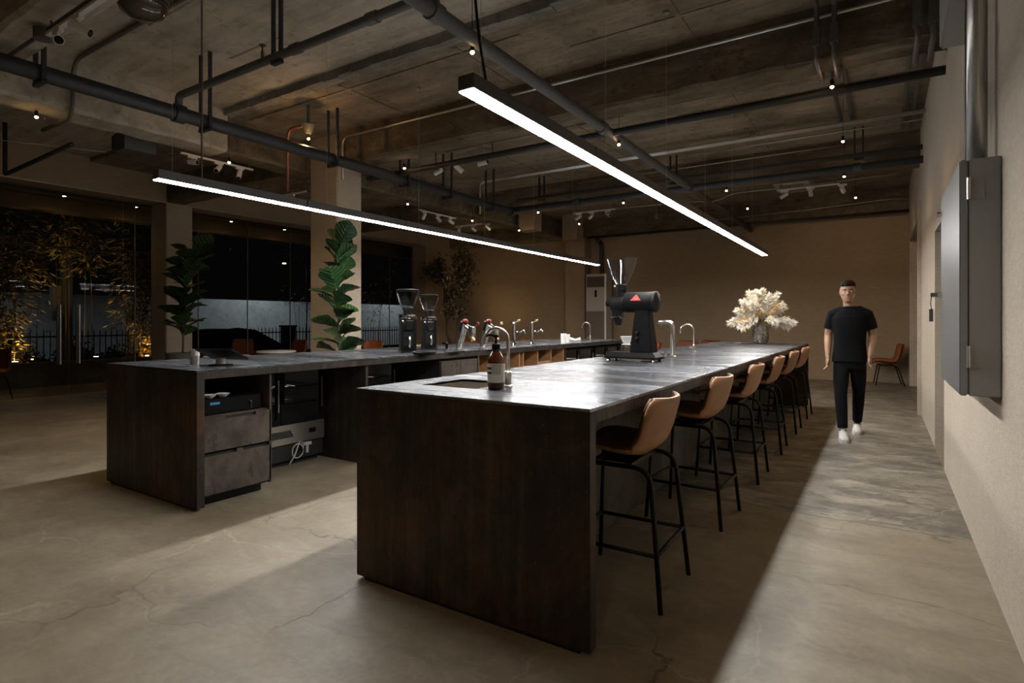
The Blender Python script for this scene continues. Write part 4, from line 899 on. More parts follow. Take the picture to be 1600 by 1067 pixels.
# vase with dried flowers
v = thing('flower_vase', 'speckled silver vase of pampas grass and dried flowers on the near counter', 'vase', pt(1188, 537))
MB().lathe([(.06, 0), (.09, .008), (.112, .05), (.116, .12), (.112, .22), (.105, .30), (.100, .30), (.105, .22), (.108, .12), (.10, .05), (.04, .02)], n=30).build('vase', 'vase', v, smooth=True)
r = random.Random(9)
def plume(m, base, d, L, w, n, droop):
    pts = [base + d*L*k/6 + Vector((0, 0, -droop*(k/6)**2)) for k in range(7)]
    for _ in range(n):
        k = r.uniform(0.25, 6); i = min(5, int(k)); p = pts[i].lerp(pts[i+1], k-i); tdir = (pts[i+1]-pts[i]).normalized()
        s_ = Vector((r.gauss(0, 1), r.gauss(0, 1), r.gauss(0, 1))).normalized()
        e = (tdir*1.2+s_*0.9).normalized(); l = w*r.uniform(.6, 1.3)*(1-.5*abs(k/6-.5)); q = e.cross(Vector((r.gauss(0, 1), r.gauss(0, 1), r.gauss(0, 1)))).normalized()*l*.09
        m.add([p-q*.5, p+e*l*.5+q, p+e*l+Vector((0, 0, -l*.15)), p+e*l*.5-q], [(0, 1, 2, 3)])
    return pts
for k in range(52):
    a = k*2.4; el = .12+r.uniform(0.0, 1.0)**.9*1.4; d = Vector((math.cos(a)*math.cos(el), math.sin(a)*math.cos(el), math.sin(el)))
    base = Vector((d.x*.06, d.y*.06, .30)); L = r.uniform(.30, .40) if el < .9 else r.uniform(.36, .48); dr_ = .12 if el < .5 else .02
    st = MB().tube([base-Vector((0, 0, .12)), base+d*L*.5, base+d*L*.95+Vector((0, 0, -dr_))], .0025, 5).build('stem', 'stemc', v)
    m = MB(); mt = ('pampas', 'bleach', 'pampas', 'bleach', 'pampas', 'straw')[k % 6]
    plume(m, base+d*L*.30, d, L*.78,   .095 if mt != 'straw' else .06, 260, dr_); f = m.build('plume', mt, v)
for k in range(14):
    a = k*2.1+.4; el = .45+.8*((k*.38) % 1.0); d = Vector((math.cos(a)*math.cos(el), math.sin(a)*math.cos(el), math.sin(el))); c = Vector((d.x*.06, d.y*.06, .30))+d*r.uniform(.16, .27)
    m = MB()
    for j in range(6):
        e = (d*.8+Vector((r.gauss(0, .6), r.gauss(0, .6), r.gauss(0, .5)))).normalized(); q = e.orthogonal().normalized()*.022
        m.add([c, c+e*.03+q, c+e*.06, c+e*.03-q], [(0, 1, 2, 3)])
    m.build('flower', ('blush', 'bleach', 'straw')[k % 3], v, smooth='all')
tag(MB().box((-.05, -.005, 0), (.05, .005, .006)).build('pen', 'white', None, loc=pt(1152, 535.6)), 'small pale pen lying near the far end of the near counter', 'pen')
# ------------------------------------------------------------------ ceiling services: pipes and conduits
def pipe(name, label, pts, r, mat, brackets=(), cat='pipe', group='pipes under the ceiling', n=12, bendr=0.12, couplings=()):
    t = thing(name, label, cat, (0, 0, 0), 0, group)
    MB().tube(bend(pts, bendr) if len(pts) > 2 else pts, r, n).build('pipe_run', mat, t, smooth='all')
    for c, ax in couplings:
        d = Vector(ax)*0.05; c = Vector(c); MB().cyl(c-d, c+d, r*1.28, n).build('coupling', mat, t, smooth=True)
    for b in brackets:        # (x, y, zpipe, ztop)
        x, y, zp, zt = b; w = r+0.015
        m = MB()
        for s in (-1, 1): m.box((x+s*w-0.011, y-0.016, zp-r-0.014), (x+s*w+0.011, y+0.016, zt))
        m.box((x-w-0.011, y-0.02, zp-r-0.03), (x+w+0.011, y+0.02, zp-r-0.002)); m.build('hanger', 'pipe_d', t)
    return t
XP1, ZP1 = -2.60, 3.43; XP2, ZP2 = -5.95, 3.38
pipe('main_pipe', 'thick grey pipe running the length of the room above the near counter', [(XP1, YF, ZP1), (XP1, YB, ZP1)], 0.055, 'pipe', couplings=[((XP1, y, ZP1), (0, 1, 0)) for y in (3.05, 5.88, 9.3)])
pipe('main_pipe', 'thick dark pipe on strap hangers above the far counter', [(XP2, YF, ZP2), (XP2, 9.32, ZP2)], 0.072, 'pipe_d', [(XP2, y, ZP2, Z1 if y < YS else Z2) for y in (at(62, 130, X=XP2).y, at(321, 190, X=XP2).y, at(520, 240, X=XP2).y, 6.3, 7.3, 8.5)], couplings=[((XP2, y, ZP2), (0, 1, 0)) for y in (3.05, 9.2)])
pipe('branch_pipe', 'grey cross pipe linking the two thick pipes near the camera', [(XP2, 3.05, ZP2), (XP2, 3.05, 3.56), (XP1, 3.05, 3.56), (XP1, 3.05, ZP1)], 0.036, 'pipe', [(at(433, 85, Y=3.05).x, 3.05, 3.56, Z1)], bendr=0.05, couplings=[((-4.1, 3.05, 3.56), (1, 0, 0)), ((-3.2, 3.05, 3.56), (1, 0, 0))])
pv = thing('sprinkler_head', 'upright sprinkler head on the grey cross pipe', 'sprinkler', (at(410, 88, Y=3.05).x, 3.05, 3.596)); MB().cyl((0, 0, 0), (0, 0, .06), .014, 10).build('body', 'conduit_d', pv); MB().cyl((0, 0, .06), (0, 0, .11), .008, 8).cyl((0, 0, .11), (0, 0, .116), .03, 12).build('deflector', 'conduit_d', pv)
pipe('branch_pipe', 'dark pipe along the underside of the middle cross beam', [(-6.5, 6.10, 3.43), (XR, 6.10, 3.43)], 0.04, 'pipe_d')
pipe('branch_pipe', 'upper of the two grey pipes before the rear cross beam', [(XP2, 9.42, 3.62), (XR, 9.42, 3.62)], 0.036, 'pipe', [(x, 9.42, 3.62, Z2) for x in (-0.28, -2.9, -5.4)])
pipe('branch_pipe', 'lower of the two grey pipes before the rear cross beam', [(XP2-0.05, 9.32, 3.43), (XR, 9.32, 3.43)], 0.052, 'pipe_b', couplings=[((x, 9.32, 3.43), (1, 0, 0)) for x in (-4.6, -3.1, -.3)])
pipe('branch_pipe', 'thin dark pipe along the back wall beam', [(-6.6, 13.95, 3.50), (XR, 13.95, 3.50)], 0.03, 'pipe_d')
pipe('conduit', 'silver conduit in the angle of slab and middle cross beam', [(-6.45, 5.57, 3.3), (-6.45, 5.57, 3.90), (0.16, 5.57, 3.90), (0.2, 5.57, Z2)], 0.017, 'conduit', group='conduits on the ceiling')
for k in range(3):
    pipe('conduit', ['front', 'middle', 'rear'][k]+' one of three silver conduits bundled on the raw slab', [(-6.3-0.04*k, 8.68+0.05*k, 3.3), (-6.3-0.04*k, 8.68+0.05*k, 3.89), (XR, 8.68+0.05*k, 3.89)], 0.015, 'conduit', group='conduits on the ceiling', n=8)
pipe('conduit', 'thin silver conduit below the conduit bundle', [(-2.5, 8.9, 3.84), (XR, 8.9, 3.84)], 0.009, 'conduit', group='conduits on the ceiling', n=8)
pipe('conduit', 'thin silver conduit along the slab before the rear cross beam', [(-4.9, 9.93, 3.93), (-0.5, 9.93, 3.93)], 0.011, 'conduit', group='conduits on the ceiling', n=8)
for k, x in enumerate((-0.47, -0.34)):
    c = pipe('conduit', ['left', 'right'][k]+' of the paired zinc conduits running over the beams toward the back', [(x, 1.95, 3.96), (x, 5.50, 3.96), (x, 5.50, 3.50), (x, 6.01, 3.50), (x, 6.01, 3.96), (x, 9.0, 3.96)], 0.021, 'conduit_d', group='conduits on the ceiling', bendr=0.05)
    MB().box((x-0.03, 5.46, 3.62), (x+0.03, 5.54, 3.78)).build('junction', 'conduit_d', c, bevel=0.006)
for k, x in enumerate((0.23, 0.33)):
    c = pipe('conduit', ['left', 'right'][k]+' of the paired zinc conduits close to the right wall', [(x, 1.95, 3.96), (x, 5.50, 3.96), (x, 5.50, 3.50), (x, 6.01, 3.50), (x, 6.01, 3.96), (x, 9.6, 3.96)], 0.021, 'conduit_d', group='conduits on the ceiling', bendr=0.05)
    MB().box((x-0.032, 5.46, 3.60), (x+0.032, 5.54, 3.80)).build('junction', 'conduit_d', c, bevel=0.006)
pipe('conduit', 'black conduit bending down the pale long beam at upper left', [(-2.9, 2.62, 4.06), (XLB1+0.05, 2.62, 4.06), (XLB1+0.05, 2.62, 3.47), (XLB0-0.3, 2.62, 3.47)], 0.022, 'conduit_d', group='conduits on the ceiling', bendr=0.2)
pipe('conduit', 'white wavy cable run along the rear track lights', [(-5.2, 10.55, 3.50), (-2.9, 10.52, 3.46), (-2.5, 10.5, 3.40), (-2.2, 10.52, 3.52), (-1.0, 10.55, 3.52), (0.2, 10.55, 3.54)], 0.008, 'cable', group='conduits on the ceiling', bendr=0.15)
pipe('conduit', 'thin white cable along the back wall beam', [(-3.5, 13.7, 3.62), (-1.2, 13.7, 3.66), (0.1, 13.7, 3.72), (XR, 13.75, 3.70)], 0.008, 'cable', group='conduits on the ceiling')
pipe('conduit', 'dark angled pipe low over the glass side at far left', [(-10.4, 2.95, Z1), (-10.4, 2.95, 3.36), (-8.2, 2.95, 3.42)], 0.028, 'pipe_d', group='conduits on the ceiling', bendr=0.04)
pipe('conduit', 'white string-light cable spanning the bay at far left', [(-9.4, 1.9, 3.50), (-8.4, 3.4, 3.47)], 0.005, 'cable', group='conduits on the ceiling')
pipe('drain_pipe', 'black vertical pipe in the corner above the air conditioner', [(-6.35, 14.32, 0.0), (-6.35, 14.32, 3.36), (-6.35, 14.0, 3.46)], 0.055, 'pipe_d', group=None)
# duct box beyond the long beam
dp = at(200, 226, Z=3.56)
du = thing('duct_box', 'short grey duct box hung beyond the long beam at upper left', 'duct', (dp.x, dp.y, 0))
MB().box((-.16, -.10, 3.47), (.14, .28, 3.70)).build('box', 'pipe', du, bevel=0.004); MB().box((-.175, -.115, 3.50), (-.15, .295, 3.67)).build('flange', 'pipe_d', du)
for s in (-.06, .24): MB().cyl((0, s, 3.70), (0, s, Z1), .008, 6).build('drop_rod', 'pipe_d', du)
# grey cassette on the rear slab
cp = at(1240, 292, Z=3.90)
cs = thing('ceiling_cassette', 'pale grey square unit on the slab behind the right rear track light', 'vent', (cp.x, cp.y, 0)); MB().frustum(3.88, (.30, .42), Z2, (.34, .46)).build('panel', 'acgrey', cs); MB().box((-.2, -.3, 3.872), (.2, .3, 3.88)).build('grille', 'acdark', cs)
# bowl shaped high lamp at the top edge
hb = at(222, 2, Z=3.86)
h = thing('high_bay_lamp', 'unlit smoked glass bowl lamp at the top left edge', 'lamp', (hb.x, hb.y, 3.72))
MB().lathe([(.02, .0), (.09, .01), (.155, .05), (.18, .11), (.185, .14)], n=30).build('bowl', plain('smoked_bowl', (0.09, 0.078, 0.062), 0.12, 0.4), h, smooth='all')
MB().lathe([(.19, .14), (.192, .16), (.10, .22), (.06, .30)], n=30).build('rim', 'conduit_d', h, smooth=True); MB().cyl((0, 0, .28), (0, 0, Z1-3.72), .03, 12).build('mount', 'conduit_d', h)

# ------------------------------------------------------------------ warm bulbs on the ceiling
BULBS = [(57, 183, 3.46), (358, 254, 3.40), (482, 217, 3.56), (632, 263, 3.44), (738, 82, 3.34), (967, 226, 3.34), (1300, 136, 3.40), (1317, 221, 3.50), (1319, 276, 3.44), (1337, 309, 3.44), (1135, 298, 3.40), (1168, 326, 3.44), (974, 317, 3.40), (841, 332, 3.44), (738, 345, 3.38), (811, 360, 3.34), (905, 350, 3.44), (637, 319, 3.34), (408, 310, 3.30), (643, 356, 3.30), (718, 370, 3.32)]
BL = ['by the white cable at far left', 'among the white track heads beneath the pale long beam', 'on the bracket lamp beside the column', 'just right of the plaster column', 'under the grey pipe nearest the camera', 'under the grey pipe midway along it', 'under the right paired conduits at the middle beam', 'at the end of the right paired conduits', 'by the right end of the rear track', 'before the back wall at the right', 'above the far end of the near pendant', 'before the back wall right of the near pendant tip', 'by the rear left track heads', 'in front of the left plastered beam stub', 'above the middle of the far pendant', 'below the left plastered beam stub', 'beside the right plastered beam stub', 'above the far pendant right of the column', 'behind the far pendant left of the column', 'just behind the far pendant', 'behind the far pendant near the end wall']
for (px, py, z), lb in zip(BULBS, BL):
    p = at(px, py, Z=z)
    zt = Z1 if p.y < YS else Z2
    for y0, y1, _ in BY:
        if y0-0.02 < p.y < y1+0.02: zt = ZB
    if XLB0 < p.x < XLB1: zt = ZB
    t = thing('bare_bulb', 'small glowing warm bulb '+lb, 'light bulb', tuple(p), 0, 'small warm bulbs under the ceiling')
    MB().ball((0, 0, .0), (.016, .016, .014), 12, 8).build('bulb', 'bulb', t, smooth='all')
    MB().lathe([(.014, .008), (.016, .014), (.016, .065), (.008, .07)], n=14).build('socket', 'blackm', t, smooth=True)
    MB().cyl((0, 0, .085), (0, 0, zt-z), .003, 5).build('cord', 'blackm', t)
    light('bulb_light', 'SPOT', (0, 0, -.02), BULB_W, (1.0, 0.60, 0.27), t, shadow_soft_size=0.02, spot_size=2.2, spot_blend=0.9)
    if 'bracket' in lb: light('bulb_glow', 'POINT', (.02, -.02, -.05), 5.0, (1.0, 0.55, 0.2), t, shadow_soft_size=0.02)
# bulbs of the same string behind the camera
for k, (x, y) in enumerate(((-0.42, 0.2), (-2.7, -0.6), (-5.0, -0.4), (-7.0, 0.6), (-2.7, -2.6), (-0.42, -2.2))):
    t = thing('bare_bulb', 'small warm bulb of the string behind the camera, %s' % ('right of the lens', 'under the grey pipe', 'over the open floor', 'by the long beam', 'under the grey pipe at the rear', 'right at the rear')[k], 'light bulb', (x, y, 3.34), 0, 'small warm bulbs under the ceiling')
    MB().ball((0, 0, .0), (.016, .016, .014), 12, 8).build('bulb', 'bulb', t, smooth='all')
    MB().lathe([(.014, .008), (.016, .014), (.016, .065), (.008, .07)], n=14).build('socket', 'blackm', t, smooth=True); MB().cyl((0, 0, .085), (0, 0, Z1-3.34), .003, 5).build('cord', 'blackm', t)
    light('bulb_light', 'SPOT', (0, 0, -.02), BULB_W*.8, (1.0, 0.70, 0.42), t, shadow_soft_size=0.02, spot_size=2.4, spot_blend=0.9)
# bracket lamp by the column
bp = at(478, 212, Z=3.66)
t = thing('bracket_lamp', 'rust-red bracket with a grey cone holding a bulb beside the column', 'lamp', tuple(at(482, 217, Z=3.56)+Vector((0, 0, .0))))
MB().lathe([(.03, .06), (.05, .10), (.085, .17), (.08, .175)], n=20).build('cone', 'conduit_d', t, smooth=True)
MB().tube(bend([(0, 0, .17), (-.32, -.04, .17), (-.36, -.04, .05), (-.36, -.04, -.62)], .12), .018, 8).build('arm', plain('red_oxide', (.10, .03, .022), .5), t, smooth='all')
MB().cyl((0, 0, .17), (0, 0, Z1-3.56-.12), .02, 8).build('stem', 'conduit_d', t)
# ------------------------------------------------------------------ track lights
def track(name_label, a, b, heads, mat='white', lights=(), ontob=False):
    a, b = Vector(a), Vector(b); d = (b-a).normalized(); L = (b-a).length; rz = math.atan2(d.y, d.x)
    t = thing('track_light', name_label, 'track light', tuple(a), rz, 'white track spotlights')
    MB().box((0, -.018, 0), (L, .018, .022)).build('track', mat, t)
    for s in (0.06, L-0.06): MB().cyl((s, 0, .022), (s, 0, (Z2 if not ontob else ZB)-a.z), .008, 8).build('track_clip', 'conduit_d', t)
    for i, (s, dirw) in enumerate(heads):
        dl = Matrix.Rotation(-rz, 3, 'Z') @ Vector(dirw).normalized(); c = Vector((s, 0, -.075))
        MB().box((s-.06, -.016, -.028), (s+.06, .016, 0)).build('adapter', mat, t)
        hd = MB().tube([c-dl*.05, c+dl*.085], .034, 16).build('head', mat, t, smooth=True)
        MB().cyl((s, 0, -.028), tuple(c), .007, 8).build('yoke', mat, hd); MB().tube([c+dl*.084, c+dl*.0865], .029, 16).build('lens', 'blackp', hd)
        for j, w, size, colr in lights:
            if j == i:
                l = light('spot_beam', 'SPOT', tuple(c+dl*.10), w, colr, t, spot_size=size, spot_blend=0.6, shadow_soft_size=0.03); aim(l, dl)
    return t
WARM = (1.0, 0.70, 0.42)
def hp(px, py, z=3.47): p = at(px, py, Z=z); return p
a, b = hp(676, 243), hp(772, 228); y = 6.22
ax, bx = at(676, 243, Y=y).x, at(775, 226, Y=y).x
track('three-head white track light under the middle cross beam', (ax, y, 3.47), (bx, y, 3.47), [(.12, (-1, .1, -.25)), (.45, (.3, .6, -.5)), (.85, (1, .2, .15))])
xt = XLB0+0.12
y0_, y1_ = at(282, 243, X=xt).y, at(395, 268, X=xt).y
track('three-head white track light below the pale long beam', (xt, y0_, 3.46), (xt, y1_, 3.46), [(.15, (1, .3, -.15)), ((y1_-y0_)*.5, (.4, -.6, -.6)), ((y1_-y0_)*.8, (.2, -.3, -.9))], ontob=True, lights=[(2, SPOT_W*.6, 1.2, WARM)])
y0_, y1_ = at(655, 325, X=xt).y, at(712, 342, X=xt).y
track('three-head white track light on the long beam past the column', (xt, y0_, 3.46), (xt, y1_, 3.46), [(.15, (-.6, .2, -.7)), ((y1_-y0_)*.5, (.3, .5, -.7)), ((y1_-y0_)*.85, (.3, .8, -.4))], ontob=True, lights=[(0, SPOT_W, 1.3, WARM), (2, SPOT_W, 1.1, WARM)])
y = 10.5
for (p0, p1, lb, hs, lt) in (((712, 345), (752, 340), 'small dim track light above the far pendant near the end wall', [(.1, (-.4, .6, -.6)), (.5, (.3, .7, -.5)), (.9, (.5, .5, -.6))], [(0, SPOT_W, 1.2, WARM)]),
                             ((896, 322), (962, 316), 'three-head white track light at the rear left of the near pendant', [(.12, (-1, .4, -.35)), (.4, (-.8, .5, -.4)), (.75, (.7, -.4, -.45))], [(1, SPOT_W*.8, 1.0, WARM)]),
                             ((1214, 286), (1312, 275), 'three-head white track light at the rear right', [(.12, (-.8, -.1, -.5)), (.5, (0, .9, -.35)), (.95, (.15, .9, -.4))], [(1, SPOT_W*.8, 1.3, WARM), (2, SPOT_W*.8, 1.3, WARM)])):
    yy = 10.48
    x0_, x1_ = at(*p0, Y=yy).x, at(*p1, Y=yy).x
    track(lb, (x0_, yy, 3.46), (x1_, yy, 3.46), hs, lights=lt, ontob='small dim' in lb)
p0 = at(440, 288, Y=6.3); p1 = at(482, 283, Y=6.3)
track('two-head track light left of the column behind the far pendant', (p0.x, 6.25, 3.46), (p1.x, 6.25, 3.46), [(.1, (-.5, .5, -.6)), (.35, (-.6, -.2, -.7))])
# track at the top left with its round junction box
p0, p1 = at(75, 38, Y=1.75), at(150, -12, Y=1.75)
t = track('white track light under the pale beam at the top left', (p0.x, 1.75, 3.44), (p0.x+1.0, 1.75, 3.44), [(.18, (.75, -.2, -.28)), (.52, (.55, .55, -.35))], ontob=True)
MB().cyl((-.1, 0, .0), (-.1, 0, .08), .06, 16).build('junction_box', 'conduit_d', t, smooth=True); MB().tube([(-.12, 0, .05), (-2.2, 0, .06)], .016, 8).tube([(0, 0, .05), (1.4, 0, .06)], .016, 8).build('feed_conduit', 'conduit_d', t)
# small pendant socket near the far tip of the near pendant
pp = at(1026, 342, Z=3.0); t = thing('pendant_socket', 'small unlit hanging socket behind the near pendant', 'pendant', (pp.x, pp.y, 3.0)); MB().lathe([(.01, 0), (.03, .01), (.035, .05), (.015, .09)], n=14).build('socket', 'conduit_d', t, smooth=True); MB().cyl((0, 0, .08), (0, 0, (ZB if 10 < pp.y < 10.36 else Z2)-3.0), .004, 6).build('rod', 'conduit_d', t)

# ------------------------------------------------------------------ right wall equipment
eb_ = thing('electrical_cabinet', 'grey metal electrical cabinet with keys on the pale right wall', 'electrical box', (XR-.002, 3.35, 0.955))
MB().box((-.115, 0, 0), (0, .99, 1.085)).build('body', 'grey_box', eb_, bevel=0.004)
dd = MB().box((-.15, .0, .0), (-.118, .99, 1.085)).build('door', plain('hammertone', (.23, .235, .24), .32, .35), eb_, bevel=0.006)
for z in (.13, .90):
    MB().cyl((-.117, -.008, z), (-.117, -.008, z+.10), .008, 10).build('hinge_pin', 'conduit', eb_, smooth=True); MB().box((-.115, -.003, z), (-.06, .0, z+.10)).build('hinge_leaf', 'grey_box', eb_)
for z in (.50, .98):
    lk = MB().cyl((-.15, .93, z), (-.172, .93, z), .016, 14).build('lock', 'chrome', dd, smooth=True)
    if z == .50:
        MB().box((-.205, .925, z-.012), (-.17, .935, z+.012)).tube([(-.2, .93, z-.01), (-.205, .93, z-.05), (-.2, .93, z-.09)], .003, 6).box((-.212, .922, z-.16), (-.192, .938, z-.085)).build('key_bunch', 'conduit_d', lk)
for (y, x, r_, lb, mt) in ((3.52, .07, .040, 'wide silver riser pipe above the electrical cabinet', 'conduit'), (3.66, .06, .016, 'slim silver riser pipe above the electrical cabinet', 'conduit'), (3.80, .06, .028, 'dark corrugated riser above the electrical cabinet', 'pipe_d'), (3.95, .06, .016, 'slim dull riser at the far side of the electrical cabinet', 'conduit_d')):
    pipe('riser_pipe', lb, [(XR-x, y, 0.955+1.085), (XR-x, y, Z1 if y < 3.7 else 2.98)], r_, mt, group='risers above the electrical cabinet', n=16)
jb = thing('junction_box', 'small grey junction box high on the right wall above the risers', 'electrical box', (XR-.002, 3.72, 2.98)); MB().box((-.14, 0, 0), (0, .72, .45)).build('body', 'grey_box', jb, bevel=0.004); MB().box((-.152, .01, .01), (-.14, .71, .44)).build('lid', 'grey_box', jb, bevel=0.003)
# ------------------------------------------------------------------ air conditioner
x0_, x1_ = at(915, 480, Y=13.75).x, at(947, 480, Y=13.75).x; ztop = at(930, 428, Y=13.75).z
pl = thing('display_plinth', 'low dark plinth under the tall air conditioner', 'plinth', ((x0_+x1_)/2, 13.95, 0)); MB().box((-.36, -.25, 0), (.36, .25, .50)).build('block', 'blackmat', pl); MB().box((-.37, -.26, .48), (.37, .26, .50)).build('top', 'blackmat', pl)
ac = thing('air_conditioner', 'tall grey floor-standing air conditioner by the back wall pilaster', 'air conditioner', ((x0_+x1_)/2, 13.75, .501)); W = x1_-x0_; H = ztop-.501
MB().box((-W/2, .02, 0), (W/2, .38, H)).build('body', 'acgrey', ac, bevel=0.012)
MB().box((-W/2+.02, 0, .05), (W/2-.05, .02, H*.52)).build('lower_panel', 'acdark', ac); MB().box((-W/2+.02, 0, H*.53), (W/2-.05, .02, H*.82)).build('upper_panel', 'acgrey', ac)
lv = MB().box((-W/2+.03, .005, H*.83), (W/2-.06, .02, H*.965)).build('louvre_recess', 'blackmat', ac)
for k in range(6): MB().box((-W/2+.035, -.004, H*.838+k*H*.021), (W/2-.065, .006, H*.838+k*H*.021+.018)).build('slat', 'acdark', lv)
MB().box((-.03, -.004, H*.70), (.03, .002, H*.79)).build('display', 'blackp', ac); MB().box((W/2-.045, -.006, 0), (W/2, .02, H)).build('side_trim', 'ceramic', ac)

# ------------------------------------------------------------------ plants
def fig_leaf_mesh():
    m = MB(); nv, nu = 8, 4; rows = []
    for j in range(nv+1):
        v = j/nv; w = 0.40*math.sin(math.pi*min(1, (0.08+0.92*v))**1.55)**0.75*(1 if v < 1 else 0.02); w = max(w, .015)
        w *= 1 - .18*math.exp(-((v-.42)/.12)**2)
        rows.append([(u*w, v, .10*abs(u)*w*2.2 - .22*v*v + .012*math.sin(v*22)*abs(u)) for u in [-1+2*i/nu for i in range(nu+1)]])
    V = [p for r_ in rows for p in r_]; n = nu+1
    m.add(V, [(j*n+i, j*n+i+1, (j+1)*n+i+1, (j+1)*n+i) for j in range(nv) for i in range(nu)])
    return m
def fig_tree(loc, potH, trunkH, leaves, mat, label, seed, potlabel, lean=(0, 0), dirs=None):
    r = random.Random(seed)
    pot = thing('planter', potlabel, 'planter', loc, 0, 'tall planters')
    MB().lathe([(.17, 0), (.20, .02), (.235, potH-.02), (.24, potH), (.215, potH), (.205, potH-.06)], n=28).build('pot', 'planter', pot, smooth=True); MB().cyl((0, 0, potH-.07), (0, 0, potH-.05), .206, 24).build('soil', 'soil', pot)
    t = thing('fig_tree', label, 'plant', (loc[0], loc[1], potH-.05), 0, 'fiddle leaf figs')
    tp = lambda k: Vector((lean[0]*k*k+.015*math.sin(k*7), lean[1]*k*k+.015*math.cos(k*5), trunkH*k))
    MB().tube([tp(k/8) for k in range(9)], [.017-.009*k/8 for k in range(9)], 8).build('trunk', 'bark', t, smooth='all')
    me = fig_leaf_mesh().mesh('leaf', 'all'); me.materials.append(M[mat])
    for i, (k, az, tilt, s) in enumerate(leaves):
        o = bpy.data.objects.new('leaf', me); COL.objects.link(o); o.parent = t
        o.location = tp(k); q = Euler((tilt, r.uniform(-.5, .5), az), 'XYZ'); o.rotation_euler = q; o.scale = (s*r.uniform(.95, 1.15), s, s*r.uniform(.7, 1.6))
    return t, pot
r = random.Random(12)
p1 = at(528, 560, Y=5.05)
lv1 = []
for i in range(34):
    k = .04+.95*(i/33); az = i*2.4+r.uniform(-.6, .6); til = .15+.75*k+r.uniform(-.15, .25) if k < .8 else 1.0+r.uniform(-.05, .3); lv1.append((k, az, max(til, .55)+r.uniform(-.15, .45), r.uniform(.26, .38)*(1.05 if k < .7 else .9)))
fig_tree((p1.x, p1.y, 0), .80, 1.55, lv1, 'fig', 'tall lush fiddle leaf fig standing before the plaster column', 5, 'grey planter hidden behind the far counter under the lush fig')
uplight((p1.x+.05, p1.y-.32, 0.0), 16, 'warm uplight on the floor before the lush fig', (-.05, .35, 1), 1.1)
p2 = at(284, 560, X=-9.6)
lv2 = []
for i in range(34):
    k = .20+.79*(i/33); lv2.append((k, i*2.4+1.0, .35+.5*k+r.uniform(-.2, .4), r.uniform(.33, .45)))
fig_tree((p2.x, p2.y, 0), .78, 1.65, lv2, 'fig_d', 'dark fiddle leaf fig standing before the glass column', 6, 'grey planter under the dark fig by the glass', (.18, .12))
# small-leaved tree by the end wall
p3 = at(706, 540, Y=12.4)
pot = thing('planter', 'dark terracotta pot under the small-leaved tree by the end wall', 'planter', (p3.x, p3.y, 0), 0, 'tall planters'); MB().lathe([(.18, 0), (.24, .3), (.26, .66), (.27, .70), (.24, .70), (.22, .62)], n=26).build('pot', 'terracotta', pot, smooth=True); MB().cyl((0, 0, .60), (0, 0, .63), .23, 22).build('soil', 'soil', pot)
tr = thing('indoor_tree', 'small-leaved tree with two twisting branches by the end wall', 'tree', (p3.x, p3.y, .63))
br = [[(0, 0, 0), (-.18, 0, .32), (-.22, .05, .62), (-.05, 0, .85), (.18, -.05, 1.12), (.42, -.08, 1.45), (.46, -.05, 1.75), (.42, 0, 2.2)], [(-.2, .05, .6), (-.34, .1, 1.0), (-.36, .12, 1.45), (-.42, .15, 1.7), (-.72, .2, 1.95), (-.98, .22, 2.1)]]
for k, b_ in enumerate(br): MB().tube(b_, [.035*(1-.8*i/len(b_)) for i in range(len(b_))], 8).build('branch', 'bark', tr, smooth='all')
fol = MB(); r = random.Random(77)
def leafcloud(c, rad, n):
    for _ in range(int(n*1.5)):
        p = Vector(c)+Vector((r.gauss(0, .45)*rad[0], r.gauss(0, .45)*rad[1], r.gauss(0, .45)*rad[2])); d = Vector((r.gauss(0, 1), r.gauss(0, 1), r.gauss(0, 1)-.4)).normalized(); s_ = d.orthogonal().normalized(); L = r.uniform(.07, .13)
        fol.add([p, p+d*L*.5+s_*L*.22, p+d*L, p+d*L*.5-s_*L*.22], [(0, 1, 2, 3)])
for c, rad, n in (((.40, 0, 2.15), (.34, .34, .42), 620), ((.42, 0, 1.75), (.28, .28, .25), 150), ((.35, -.05, 1.42), (.25, .2, .15), 90), ((0, 0, .95), (.32, .25, .18), 130), ((-.15, .1, 1.35), (.18, .18, .3), 110), ((-.45, .15, 1.85), (.25, .2, .22), 130), ((-.75, .2, 2.05), (.32, .25, .22), 170), ((-.62, .2, 2.32), (.14, .14, .2), 90), ((-1.05, .2, 2.1), (.22, .2, .2), 80), ((.3, 0, .9), (.2, .15, .15), 40)): leafcloud(c, rad, n)
fol.build('foliage', 'olive', tr)['kind'] = 'stuff'
uplight((p3.x+.45, p3.y+.35, 0.0), 34, 'warm uplight on the floor behind the small-leaved tree', (.05, .5, 1), 1.5)
